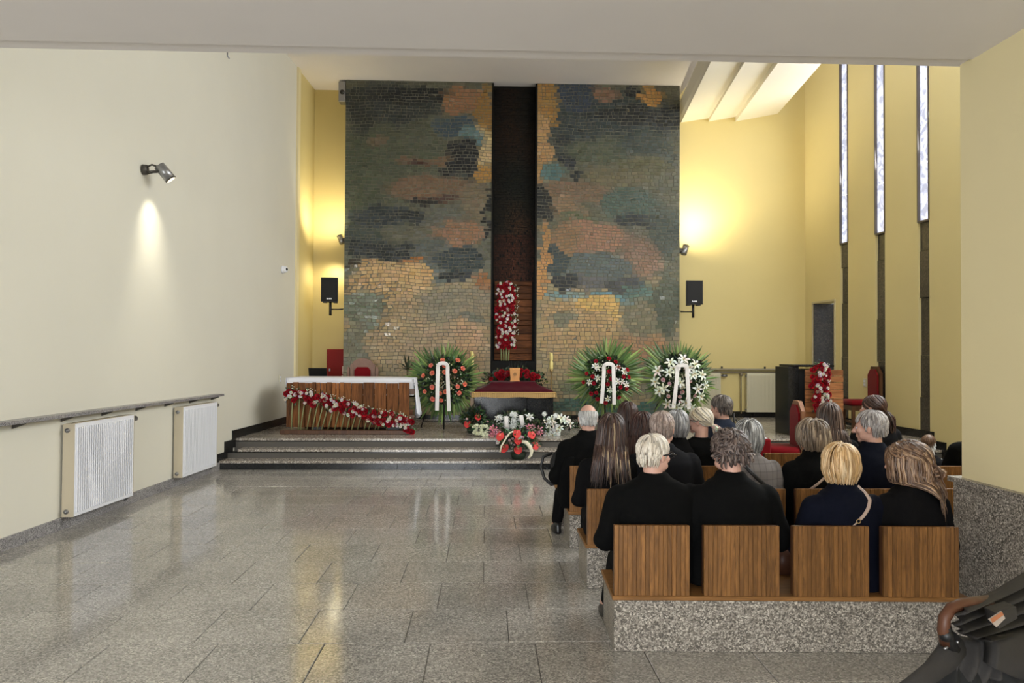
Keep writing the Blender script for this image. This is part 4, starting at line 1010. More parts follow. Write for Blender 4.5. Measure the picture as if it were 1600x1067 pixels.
m = M(); m.box((-.05, -.1, .622), (.03, .12, .628)); part('paper', m, 'white', st_)
# throne behind the altar
th = thing('throne_chair', 'arched pinkish wooden throne with red velvet back behind the altar', 'chair', (PY(565, 600, 13.9).x, 13.9, .38))
def archp(w, z0, z1, n=10): return [(-w, z0), (w, z0)]+[(w*math.cos(PI*k/n), z1+w*.55*math.sin(PI*k/n)) for k in range(n+1)]
m = M(); m.prism(archp(.19, .45, 1.08, 12), .10, .16); part('arch', m, 'pinkstone', th)
for s_ in (-1, 1):
    m = M(); m.prism([(s_*.20-.03, 0), (s_*.20+.03, 0), (s_*.20+.03, 1.06), (s_*.20, 1.09), (s_*.20-.03, 1.06)], .09, .17); part('inner_post', m, 'pinkstone', th)
    m = M(); m.prism([(s_*.265-.025, 0), (s_*.265+.025, 0), (s_*.265+.025, .98), (s_*.265, 1.03), (s_*.265-.025, .98)], .09, .17); part('outer_post', m, 'pinkstone', th)
m = M(); m.prism([(-.15, .5), (.15, .5), (.15, .96), (.10, 1.02), (-.10, 1.02), (-.15, .96)], .075, .10); part('back_cushion', m, 'red_velvet', th)
m = M(); m.box((-.26, -.3, .38), (.26, .1, .5), bev=.03); part('seat_cushion', m, 'red_velvet', th)
m = M(); m.box((-.27, -.3, 0), (.27, .12, .38)); part('seat_box', m, 'pinkstone', th)
# red cabinet, black screen, spiky plant
rc = thing('red_cabinet', 'red metal cabinet against the yellow wall at the far left', 'cabinet', (PY(527, 600, 15.0).x, 15.0, .38))
m = M(); m.box((-.19, -.12, 0), (.24, .15, 1.36), bev=.008); part('body', m, 'red_paint', rc)
m = M(); m.box((-.175, -.132, .05), (.225, -.12, 1.33), bev=.004); part('door', m, 'red_paint', rc)
m = M(); m.box((.12, -.136, .86), (.20, -.132, 1.02)); m.box((.11, -.136, .76), (.19, -.132, .84)); part('sticker', m, mat('pale_sticker', (222, 196, 190), .6), rc)
m = M(); m.box((-.14, -.15, .92), (-.11, -.13, .97)); part('handle', m, 'steel', rc)
ms = thing('music_stand', 'black music stand with its desk tilted back behind the altar', 'music stand', (PY(497, 600, 13.4).x, 13.4, .38))
m = M(); m.box((-.16, -.02, 0), (.16, .0, .30), rot=Matrix.Rotation(.35, 3, 'X')); part('desk', m, 'black', ms, loc=(0, 0, .72))
m = M(); m.tube([(0, .02, .0), (0, .02, .86)], .012, 8); part('pole', m, 'black', ms, True)
m = M(); [m.tube([(0, .02, .12), (.22*math.cos(a), .02+.22*math.sin(a), 0)], .008, 6) for a in (.5, 2.6, 4.7)]; part('feet', m, 'black', ms, True)
dp = thing('spiky_plant', 'thin potted dracaena with spiky leaves behind the right end of the altar', 'plant', (PY(635, 600, 13.7).x, 13.7, .38))
q = random.Random(8); m = M(); m.lathe([(.10, 0), (.13, .2), (.13, .24), (.11, .24)], 14); part('pot', m, mat('terracotta', (120, 74, 52), .7), dp, True)
m = M(); m.tube([(0, 0, .22), (.02, 0, .98)], [.02, .016], 7, s2l((96, 84, 62))); part('trunk', m, 'leaf', dp, True)
for k in range(26):
    a = k*2.4; el = q.uniform(.1, 1.35); L = q.uniform(.24, .38); d = Vector((math.cos(a)*math.cos(el), math.sin(a)*math.cos(el), math.sin(el))); s_ = d.cross(Vector((0, 0, 1))).normalized()
    m = M(); vs = []
    for t_, w_ in ((0, .012), (.4, .02), (.75, .014), (1, .001)):
        p = d*L*t_+Vector((0, 0, -.12*t_*t_*math.cos(el))); vs += [p-s_*w_, p+Vector((0, 0, -.006)), p+s_*w_]
    m.add(vs, [f for i in range(3) for f in ((3*i, 3*i+1, 3*i+4, 3*i+3), (3*i+1, 3*i+2, 3*i+5, 3*i+4))], s2l(q.choice([(86, 92, 66), (120, 122, 96), (60, 68, 50)])))
    part('leaf', m, 'leaf', dp, loc=(.02, 0, .98))
# ================================================================== WALL FITTINGS
def speaker(px, py, Y, mx, label, wallx):
    c = PY(px, py, Y); t = thing('wall_speaker', label, 'speaker', tuple(c), 0, 'black loudspeakers beside the mosaic wall')
    w, h = .165, .235
    m = M(); m.prism([(-w, -.10), (w, -.10), (w*.62, .16), (-w*.62, .16)], -h, h, 'z'); part('cabinet', m, 'black', t)
    m = M(); m.box((-w+.012, -.112, -h+.015), (w-.012, -.1, h-.015), bev=.008); part('grille', m, 'grille', t)
    m = M(); m.box((-.05, -.117, -h+.045), (-.035, -.112, -h+.075)); m.box((-.035, -.117, -h+.045), (-.018, -.112, -h+.062)); [m.box((-.01+i*.02, -.117, -h+.045), (.004+i*.02, -.112, -h+.072)) for i in range(3)]
    part('badge', m, 'white', t)
    for s_ in (-1, 1): m = M(); m.box((s_*.1-.03, -.08, -h-.02), (s_*.1+.03, .06, -h)); part('foot', m, 'black', t)
    br = M(); br.tube([(0, 0, -h), (0, 0, -h-.26)], .026, 8); o = part('pole', br, 'black', t, True)
    m = M(); m.tube([(0, 0, -h-.14), (wallx-c.x, .02, -h-.14)], .013, 6); m.tube([(0, 0, -h-.15), (wallx-c.x, .12, -h-.12)], .008, 6); part('arm', m, 'black', t, True)
    return t
speaker(516.5, 453, 14.5, 1, 'black loudspeaker on a bracket left of the mosaic wall', MX0)
speaker(1083, 457.5, 14.5, -1, 'black loudspeaker on a bracket right of the mosaic wall', MX1)
def hitX(px, py, X, off):
    d = ray(px, py); k = .0514 if X is XL else -.05; x0 = X(0)+off
    t = (x0)/(d.x-k*d.y); return CP+d*t
def wall_lamp(base, dirn, out, label, head_off=(0, 0, 0), s_=1.0):
    t = thing('wall_spotlight', label, 'lamp', tuple(base)); o_ = Vector(out)
    m = M(); m.cyl((0, 0, 0), o_*.05, .075*s_, .070*s_, 20); part('wall_plate', m, 'dgrey', t, True)
    hc = o_*.22*s_+Vector(head_off)
    m = M()
    for s__ in (-.03, .03): m.tube([o_*.04+Vector((0, s__, -.035)), o_*.13*s_+Vector((0, s__, -.02)), hc+Vector((0, s__*.9, 0))], .009, 6)
    m.tube([o_*.04+Vector((0, 0, .03)), o_*.12*s_+Vector((0, 0, .06)), hc+Vector((0, 0, .03))], .011, 6); part('arm', m, 'dgrey', t, True)
    d = Vector(dirn).normalized(); a = hc-d*.10*s_; b = hc+d*.13*s_
    m = M(); m.tube([a-d*.004, a, b], [.05*s_, .075*s_, .078*s_], 22); part('lamp_head', m, 'steel', t, True)
    m = M(); m.tube([b, b+d*.012], [.080*s_, .080*s_], 22); part('rim', m, 'dgrey', t, True)
    m = M(); m.cyl(b+d*.013, b+d*.016, .06*s_, n=18); part('bulb', m, mat('lamp_glow', (255, 240, 190), .4, emit=4), t, True)
    return base+b+d*.05, d
lb = hitX(223, 265, XL, 0)
hp, hd = wall_lamp(lb, (.62, .25, -.80), (1, .1, 0), 'grey cylinder spotlight on the left wall', (.03, .05, 0), .80)
spot('spot_light', hp, (XL(lb.y+.2)-.1, lb.y+.25, 2.6), 20, (1, .94, .76), 75, 1.0, .05)
spot('spot_light', hp, (XL(lb.y+.3)+.1, lb.y+.3, 1.2), 26, (1, .94, .76), 60, 1.0, .05)
rb_ = Vector((MX1, YM+.06, PY(1066, 391, YM).z))
wall_lamp(rb_, (.35, .3, .9), (1, 0, 0), 'small grey spotlight on the right edge of the mosaic wall', (-.06, 0, 0), .8)
lb2 = Vector((MX0, YM+.16, 3.9)); wall_lamp(lb2, (-.35, .2, .9), (-1, 0, 0), 'small grey spotlight on the left edge of the mosaic wall', (.06, 0, 0), .7)
# camera dome, switches
c = hitX(441, 421, XL, 0); t = thing('security_camera', 'small white security camera high on the left wall', 'camera', tuple(c))
m = M(); m.cyl((0, 0, 0), (.03, 0, 0), .07, n=20); part('mount', m, 'white', t, True)
m = M(); m.ball((.05, -.01, 0), .058, 18, 12); part('housing', m, 'white', t, True)
m = M(); m.ball((.085, -.035, 0), .026, 12, 8); part('lens', m, 'black', t, True)
for X, px, py, l in ((XL, 437, 592, 'small pale switch on the left wall beside the altar'), (XR, 1352, 598, 'small cream socket on the right wall behind the dark wood chair')):
    c = hitX(px, py, X, 0); s_ = 1 if X is XL else -1; t = thing('wall_switch', l, 'switch', tuple(c))
    m = M(); m.box((min(0, s_*.012), -.05, -.08), (max(0, s_*.012), .05, .08), bev=.004); part('plate', m, 'rad_cream', t)
    m = M(); m.box((min(s_*.012, s_*.02), -.025, .01), (max(s_*.012, s_*.02), .025, .05)); m.box((min(s_*.012, s_*.02), -.025, -.05), (max(s_*.012, s_*.02), .025, -.01)); part('rocker', m, 'white', t)
# radiators. built along local x, facing local -Y
def radiator(label, loc, rz, w, h, d, matl, side, ribs):
    t = thing('panel_radiator', label, 'radiator', loc, rz, 'panel radiators')
    m = M(); m.box((0, -d, 0), (w, -d+.02, h), bev=.004); m.box((0, -.04, 0), (w, -.02, h), bev=.004)
    part('panel', m, matl, t)
    m = M(); pitch = w/ribs
    for i in range(1, ribs): m.box((i*pitch-pitch*.26, -d-.010, .035), (i*pitch+pitch*.26, -d, h-.035), bev=.004)
    o = part('ribs', m, matl, t); o['kind'] = 'stuff'
    for x0_, x1_ in ((-.006, 0), (w, w+.006)): m = M(); m.box((x0_, -d+.0, .0), (x1_, -.02, h)); part('side_cover', m, side, t)
    m = M(); m.box((0, -d+.02, h-.008), (w, -.04, h+.004)); part('top_grille', m, side, t)
    for x0_ in (w*.12, w*.88): m = M(); m.box((x0_-.02, -.02, .1), (x0_+.02, 0, h-.1)); part('bracket', m, 'steel', t)
    for z in (.05, h-.06): m = M(); m.tube([(-.02, -d*.5, z), (0, -d*.5, z)], .022, 10); m.tube([(-.028, -d*.5, z), (-.02, -d*.5, z)], .012, 8); part('plug', m, 'steel', t, True)
    m = M(); m.tube([(w, -d*.5, h-.05), (w+.05, -d*.5, h-.05)], .012, 8); m.tube([(w+.05, -d*.5, h-.05), (w+.15, -d*.5, h-.05)], [.026, .03], 10); part('valve', m, 'steel', t, True)
    m = M(); m.tube([(w, -d*.5, .05), (w+.03, -d*.5, .05), (w+.03, -d*.5, -.03), (w+.03, -.01, -.06)], .009, 8); part('pipe', m, 'steel', t, True)
    return t
ang = math.atan2(1, .0514)
for a, b, l in ((hitX(118, 662, XL, .13), hitX(210, 648, XL, .13), 'nearer white radiator with ribbed front low on the left wall'), (hitX(287, 636, XL, .13), hitX(340, 630, XL, .13), 'farther white radiator low on the left wall next to the steps')):
    w_ = (Vector((b.x, b.y, 0))-Vector((a.x, a.y, 0))).length
    radiator(l, (XL(a.y), a.y, .115), ang, w_, .865, .13, 'white', 'rad_cream' if False else 'shaded_white', 30)
radiator('cream radiator on the back wall left of the lectern', (5.38, 15.19, .49), 0, .93, .80, .11, 'rad_cream', 'rad_cream', 34)
radiator('cream radiator on the back wall partly behind the white lily wreath', (4.0, 15.19, .49), 0, .82, .80, .11, 'rad_cream', 'rad_cream', 30)
# granite shelf on the left wall
sh = thing('wall_shelf', 'long narrow granite shelf along the left wall above the radiators', 'shelf', (0, 0, 1.05))
ye = hitX(350, 616, XL, .12).y
k = 0; y = -.4
while y < ye:
    y1 = min(y+1.9, ye); m = M(); bseg(m, y+.0015, y1-.0015, 0, .03, XL, 0, .125); part('slab', m, 'base', sh); y = y1
y = 3.1
while y < ye:
    m = M(); X = XL(y); m.add([(X, y-.012, 0), (X+.11, y-.012, 0), (X+.10, y-.012, -.014), (X, y-.012, -.05), (X, y+.012, 0), (X+.11, y+.012, 0), (X+.10, y+.012, -.014), (X, y+.012, -.05)], [(0, 1, 2, 3), (4, 7, 6, 5), (0, 4, 5, 1), (1, 5, 6, 2), (2, 6, 7, 3), (3, 7, 4, 0)]); part('bracket', m, 'dgrey', sh); y += .66
sb = thing('wall_shelf', 'narrow grey shelf and pipe along the back wall above the cream radiators', 'shelf', (3.85, 15.2, 1.36))
m = M(); m.box((0, -.1, 0), (2.5, 0, .028)); part('board', m, mat('grey_shelf', (150, 142, 122), .5), sb)
m = M(); m.tube([(0, -.05, -.05), (2.45, -.05, -.05)], .018, 8); m.tube([(1.42, -.05, -.05), (1.42, -.05, -.9)], .014, 8); m.cyl((1.42, -.09, -.1), (1.42, -.03, -.1), .03, n=10); part('pipe', m, mat('grey_pipe', (128, 118, 98), .5), sb, True)
for xx in (.55, 1.0, 1.9): m = M(); m.box((xx, -.08, .028), (xx+.03, -.05, .07)); part('hook', m, 'black', sb)
# small plate and socket under the loft edge
t = thing('ceiling_hook', 'tiny metal hook under the loft edge above the left wall', 'hook', (PZ(358, 88, 3.4).x, 4.36, 3.41))
m = M(); m.tube([(0, 0, 0), (0, 0, -.02), (.012, 0, -.035)], .004, 6); part('wire', m, 'steel', t, True)
# ================================================================== PEWS
slat_me = {}
def bench(x0, x1, Y, rz, label, n, nsl=13, w=.42, pitch=.5):
    t = thing('pew', label, 'pew', (x0, Y, 0), rz, 'pews of granite and oak')
    L = x1-x0
    m = M(); m.box((0.0, 0, 0), (L, .47, .287), bev=.004); part('plinth', m, 'bench_stone', t)
    m = M(); m.box((-.012, -.014, .287), (L, .50, .312), bev=.004); part('seat_board', m, 'oak_h', t)
    core = None
    for k in range(n):
        xa = k*pitch
        if k == 0 and core is None:
            m = M(); m.box((.0, .010, 0), (w, .048, .385), bev=.004); core = m.mesh('backrest', MT['dark_wood'])
        b = put('backrest', core, t, loc=(xa, 0, .312))
        for i in range(nsl):
            key = (i % 3, nsl)
            if key not in slat_me:
                sw = w/nsl; mm = M(); mm.box((.0004, -.006-.0012*key[0], 0), (sw-.0004, .012, .390), bev=.0015); slat_me[key] = mm.mesh('slat', MT['oak'])
            put('slat', slat_me[key], b, loc=(i*w/nsl, 0, 0))
        if k == 0 or True:
            m = M() 
    return t
B1Y = 4.127
bench(.72, 2.70, B1Y, -.035, 'nearest pew of speckled granite with four oak backrests', 4, 17)
bench(.72, 4.72, 5.23, 0, 'second pew from the front of the photo behind the white-haired man', 8)
bench(.72, 4.72, 6.32, 0, 'third pew whose left end shows beside the bald man', 8)
bench(.72, 4.45, 7.15, 0, 'farthest pew showing between the checked jacket and the bobbed woman', 7)
# ================================================================== PEOPLE
HC = Vector((0, .190, 1.065))         # head centre of the seated figure, faces +Y, bench back plane at y = 0
def head_parts(m, turn, nod):
    Q = Matrix.Rotation(turn, 3, 'Z') @ Matrix.Rotation(-nod, 3, 'X')
    T = lambda p: HC+Vector((0, 0, -.06))+Q @ (Vector(p)+Vector((0, 0, .06)))
    def el(c, r):
        n0 = len(m.v); m.ball((0, 0, 0), r, 16, 12)
        for i in range(n0, len(m.v)): m.v[i] = tuple(T(Vector(m.v[i])+Vector(c)))
    el((0, -.014, .032), (.074, .094, .082)); el((0, .028, -.035), (.058, .062, .070)); el((0, .06, .02), (.055, .03, .05))
    el((0, .085, .018), (.045, .012, .008)); el((0, .072, -.088), (.024, .020, .018)); el((0, .094, -.052), (.021, .009, .006)); el((0, .092, -.064), (.018, .009, .006))
    for s in (-1, 1):
        el((s*.038, .068, -.02), (.022, .022, .022)); el((s*.078, -.004, -.012), (.009, .017, .030)); el((s*.082, -.012, -.002), (.007, .012, .018)); el((s*.052, .02, -.06), (.016, .05, .03))
    m.capsule(T((0, .092, .010)), T((0, .116, -.024)), .009, .014, 8); el((.010, .106, -.028), (.009, .009, .007)); el((-.010, .106, -.028), (.009, .009, .007))
    m.capsule((0, .155, .90), T((0, -.018, -.05)), .058, .054, 14)
    return T, Q
def hand(m, w, d, side):
    """palm plus five curled fingers; w wrist, d pointing direction"""
    w = Vector(w); d = Vector(d).normalized(); up = Vector((0, 0, 1)); s = d.cross(up).normalized()*side
    pc = w+d*.05
    m.capsule(w, pc+d*.02, .024, .028, 10); m.capsule(w+s*.012, pc+s*.022+d*.02, .018, .018, 8); m.capsule(w-s*.012, pc-s*.022+d*.02, .018, .018, 8)
    for i, L in enumerate((.062, .075, .070, .055)):
        b = pc+s*(.033-.021*i)+d*.025; k = b+d*L*.55-up*.004; e = k+d*L*.36-up*L*.38
        m.capsule(b, k, .0098, .0092, 8); m.capsule(k, e, .0092, .0080, 8)
    t0 = w+s*.028+d*.02; t1 = t0+s*.022+d*.035; m.capsule(t0, t1, .012, .0105, 8); m.capsule(t1, t1+d*.028-s*.004-up*.006, .0105, .009, 8)
LEG0 = ((-.11, .56, .40), (-.12, .58, .07)), ((.11, .56, .40), (.12, .58, .07))
def body_mesh(turn, nod, legs):
    m = M(); T, Q = head_parts(m, turn, nod)
    m.loft([(.33, .12, .09, .17), (.38, .155, .105, .17), (.48, .15, .10, .165), (.60, .13, .09, .155), (.72, .135, .09, .15), (.84, .13, .08, .15), (.89, .09, .065, .155), (.92, .06, .055, .16)], 20)
    for s, (kn, an) in zip((-1, 1), legs):
        m.capsule((s*.085, .17, .40), kn, .078, .052, 14); m.capsule(kn, an, .05, .033, 12); m.capsule(an, Vector(an)+Vector((s*.015, .13, -.035)), .032, .024, 10)
        sh, el_, wr = (s*.135, .15, .84), (s*.215, .175, .585), (s*.085, .40, .50)
        m.capsule(sh, el_, .040, .034, 12); m.capsule(el_, wr, .036, .023, 12); hand(m, wr, (-s*.35, 1, -.08), s)
    return remesh(m, .0068, 2, 'body'), T, Q
_b = {}
def get_body(turn, nod, legs=LEG0):
    k = (round(turn, 1), round(nod, 1), legs)
    if k not in _b: _b[k] = body_mesh(k[0], k[1], legs)
    return _b[k]
_c = {}
def get_coat(kind, lean=0):
    if (kind, lean) in _c: return _c[(kind, lean)]
    m = M()
    if kind == 'jacket':       # man, square shoulders
        m.loft([(.32, .20, .135, .165), (.38, .225, .15, .165), (.48, .215, .14, .16), (.60, .205, .13, .150), (.74, .214, .130, .138), (.83, .212, .122, .138), (.88, .190, .104, .144), (.912, .135, .088, .152), (.938, .088, .076, .160), (.955, .074, .068, .166)], 30)
        sh, el_, wr, r = (.192, .146, .828), (.268, .17, .565), (.11, .39, .505), (.074, .062, .046)
    elif kind == 'coat':       # broad coat
        m.loft([(.32, .24, .16, .165), (.40, .250, .165, .165), (.50, .235, .15, .158), (.62, .218, .14, .150), (.74, .216, .136, .138), (.82, .206, .122, .140), (.87, .182, .104, .146), (.905, .130, .090, .152), (.932, .090, .078, .160), (.948, .078, .070, .165)], 30)
        sh, el_, wr, r = (.186, .146, .815), (.276, .17, .558), (.12, .38, .505), (.078, .068, .05)
    elif kind == 'dress':    # slim top
        m.loft([(.32, .18, .13, .165), (.40, .195, .14, .165), (.52, .172, .115, .155), (.66, .174, .114, .144), (.78, .182, .110, .140), (.85, .166, .096, .145), (.89, .118, .080, .153), (.915, .080, .068, .16), (.928, .072, .064, .163)], 30)
        sh, el_, wr, r = (.166, .148, .820), (.226, .17, .570), (.10, .39, .505), (.060, .048, .036)
    for s in (-1, 1):
        f = lambda p: (p[0]*s, p[1], p[2])
        m.capsule(f(sh), f(el_), r[0], r[1], 16); m.capsule(f(el_), f(wr), r[1], r[2], 14)
        m.ball(f((sh[0]-.01, sh[1], sh[2]-.005)), (r[0]*1.06, r[0]*1.02, r[0]*.92), 14, 10)
    if kind != 'dress': m.loft([(.925, .094, .082, .160), (.950, .082, .074, .168), (.966, .074, .068, .172)], 24)
    me = remesh(m, .011, 3, 'coat')
    # cloth folds as real relief
    for v in me.vertices:
        c = v.co; n_ = noise.noise(Vector((c.x*9, c.y*7, c.z*13)))*.006+noise.noise(Vector((c.x*5+c.z*9, c.y*5, c.z*4-c.x*6+5)))*.008
        if c.z > .91: n_ *= .25
        v.co = c+v.normal*n_
    me.update(); _c[(kind, lean)] = me; return me
_t = {}
def get_trousers(legs):
    if legs in _t: return _t[legs]
    m = M(); m.loft([(.315, .17, .12, .17), (.36, .19, .14, .175), (.46, .18, .13, .17)], 24)
    for s, (kn, an) in zip((-1, 1), legs):
        m.capsule((s*.09, .18, .405), kn, .094, .068, 14); m.capsule(kn, Vector(an)+Vector((0, 0, .03)), .068, .052, 14)
    _t[legs] = remesh(m, .012, 3, 'trousers'); return _t[legs]
def shoe_mesh():
    m = M(); m.loft([(0, .036, .115, .05), (.02, .042, .125, .055), (.045, .038, .11, .045), (.07, .034, .06, .0), (.10, .036, .045, -.01)], 20); return m.mesh('shoe', MT['shoe'], True)
SHOE = shoe_mesh()
def hairdo(style, pal, T, Q, seed, face_y=.02):
    """scalp cap plus locks of hair, in body space through T"""
    q = random.Random(seed); m = M()
    A, B, C_ = .079, .100, .088; c0 = Vector((0, -.014, .032))
    low = {'short': -.035, 'bald': -.03, 'curly': -.06, 'bob': -.06, 'long': -.06, 'wavy': -.05, 'pony': -.05, 'fuzz': -.02}[style]
    vol = {'short': 1.03, 'bald': 1.0, 'curly': 1.14, 'bob': 1.13, 'long': 1.06, 'wavy': 1.09, 'pony': 1.02, 'fuzz': 1.0}[style]
    def hairline(d):      # d on the unit sphere: True inside the hair region
        if d.y > .25+.5*max(0, d.z): return d.z > .62-.1*abs(d.x)
        if style in ('short', 'bald', 'fuzz') and d.y > -.15 and d.z < -.1: return False
        if style == 'bald' and d.z > .30+.25*max(0, -d.y-.6): return False
        return d.z > -.62 if d.y < -.1 else d.z > -.30
    col = lambda k=1: s2l([v*k for v in q.choice(pal)])
    seg, rings = 30, 20; vs = []; idx = {}; cut = M()
    for i in range(rings+1):
        th = PI*i/rings
        for j in range(seg):
            ph = 2*PI*j/seg; d = Vector((math.sin(th)*math.cos(ph), math.sin(th)*math.sin(ph), math.cos(th)))
            bmp = 1+.012*math.sin(j*4.1)+.02*noise.noise(d*5)
            vs.append((d, T(c0+Vector((d.x*A, d.y*B, d.z*C_))*vol*bmp)))
    fs = []
    for i in range(rings):
        for j in range(seg):
            f = (i*seg+j, (i+1)*seg+j, (i+1)*seg+(j+1) % seg, i*seg+(j+1) % seg)
            dm = sum((vs[k][0] for k in f), Vector())/4
            if hairline(dm.normalized()): fs.append(f)
    n0 = len(m.v); m.v += [tuple(v[1]) for v in vs]
    for f in fs: m.f.append(tuple(n0+k for k in f)); m.c.append(s2l([v*.76 for v in q.choice(pal)]))
    N = {'short': 520, 'bald': 420, 'curly': 620, 'bob': 560, 'long': 560, 'wavy': 620, 'pony': 420, 'fuzz': 260}[style]
    crown = Vector((0, -.35, .94)).normalized()
    step = .018; gath = Vector((0, -.125, -.01)) if style == 'wavy' else Vector((0, -.118, -.045))
    for k in range(N):
        for _ in range(40):
            d = Vector((q.gauss(0, 1), q.gauss(0, 1), q.gauss(0, 1))).normalized()
            if hairline(d): break
        p = c0+Vector((d.x*A, d.y*B, d.z*C_))*vol
        L = {'short': q.uniform(.035, .06), 'bald': q.uniform(.04, .07), 'curly': q.uniform(.05, .085), 'bob': q.uniform(.10, .19), 'long': q.uniform(.20, .44), 'wavy': q.uniform(.22, .33), 'pony': .2, 'fuzz': .02}[style]
        if style == 'bob': L = min(L, max(.03, (p.z+.125)*1.25)*q.uniform(.85, 1.05))
        layer = q.random(); ex = 1+ {'bob': .16, 'long': .10, 'wavy': .14, 'curly': .10, 'short': .05, 'bald': .06, 'pony': .03, 'fuzz': .01}[style]*layer
        dirn = (p-c0-crown*.09); dirn.normalize(); P = [p.copy()]; ph = q.uniform(0, 6); n = max(3, int(L/step)); hanging = False
        for i in range(n):
            e = p-c0; nrm = Vector((e.x/A**2, e.y/B**2, e.z/C_**2)).normalized()
            g = Vector((0, 0, -1))
            if style == 'curly': g = Vector((math.sin(ph+i*1.9), math.cos(ph+i*1.7), math.sin(i*1.3+ph)))*.9+nrm*.25
            if style in ('wavy', 'pony') and layer > (.6 if style == 'wavy' else -1):
                tg = gath-p; g = tg.normalized()*1.4
                if tg.length < .03 or hanging: hanging = True; g = Vector((.18*math.sin(ph), -.25, -1)) if i < n*.75 else Vector((.1*math.sin(ph), .1, -1))
            dirn = (dirn*.55+g*.45)
            if style in ('long', 'wavy', 'bob') and e.z < .005 and not hanging:
                dirn = dirn+Vector((e.x*1.2, min(0, e.y)*.6, -.5)) if style != 'bob' or e.z > -.05 else dirn+Vector((-e.x*3.0, -e.y*2.5, -.4))
            elif e.z > -.02 or not hanging: dirn = dirn-nrm*dirn.dot(nrm)*(.9 if e.z > -.03 else .25)
            if style in ('wavy', 'bob'): dirn += Vector((math.sin(i*1.1+ph), math.cos(i*.9+ph), 0))*(.22 if style == 'wavy' else .07)
            if style == 'long': dirn += Vector((math.sin(i*.45+ph), math.cos(i*.4+ph), 0))*.05
            dirn.normalize(); p = p+dirn*step; e = p-c0
            r = math.sqrt((e.x/A)**2+(e.y/B)**2+(e.z/C_)**2)
            lim = vol*ex
            if r < lim and e.z > -.085: p = c0+e*(lim/r)
            if p.z < -.12:         # lie on the back and shoulders
                yb = -.155-.012*layer if abs(p.x) < .15 else -.10
                if style in ('long', 'wavy') : 
                    if p.y < .03 or style == 'wavy': p.y = min(p.y, yb) if p.z < -.19 else min(p.y, p.y*.6+yb*.4)
            if style == 'bob' and p.z < -.118: break
            if style in ('short', 'bald') and p.z < -.085: break
            if style == 'curly' and p.z < -.105: break
            P.append(p.copy())
        if len(P) < 2: continue
        w = {'short': .0052, 'bald': .004, 'curly': .0085, 'bob': .0062, 'long': .0058, 'wavy': .0066, 'pony': .0048, 'fuzz': .0018}[style]*q.uniform(.8, 1.25)
        n = len(P); rad = [w*(.75+.5*min(1, i/3)) if i < n*.6 else w*max(.12, (n-i)/(n*.42)) for i in range(n)]
        c1 = q.choice(pal); k1 = q.uniform(.88, 1.07)
        if style in ('long',) and len(pal) > 3: c1 = q.choice(pal[:-1]) if q.random() > .10 else pal[-1]
        m.tube([T(x) if not (style in ('long',) and x.z < -.12) else T(x) for x in P], rad, 3, s2l([v*k1 for v in c1]), cap=False)
    if style == 'pony':
        for k in range(70):
            ph = q.uniform(0, 6); o = Vector((q.uniform(-.012, .012), q.uniform(-.01, .01), q.uniform(-.01, .01)))
            P = [gath+o]; 
            for i in range(1, 9): P.append(gath+o*(1+.4*min(i, 4))+Vector((.014*math.sin(ph+i*.8), -.012*min(i, 3)+.006*math.cos(ph), -.017*i*(.8 if len(pal) > 4 else 1.3))))
            m.tube([T(x) for x in P], [.004, .006, .007, .007, .006, .006, .005, .004, .0015], 3, s2l([v*q.uniform(.8, 1.15) for v in q.choice(pal)]), cap=False)
    me = m.mesh('hair', MT['hair'], True)
    return me
GREYW = [(226, 215, 198), (210, 198, 180), (236, 227, 212), (196, 184, 168)]
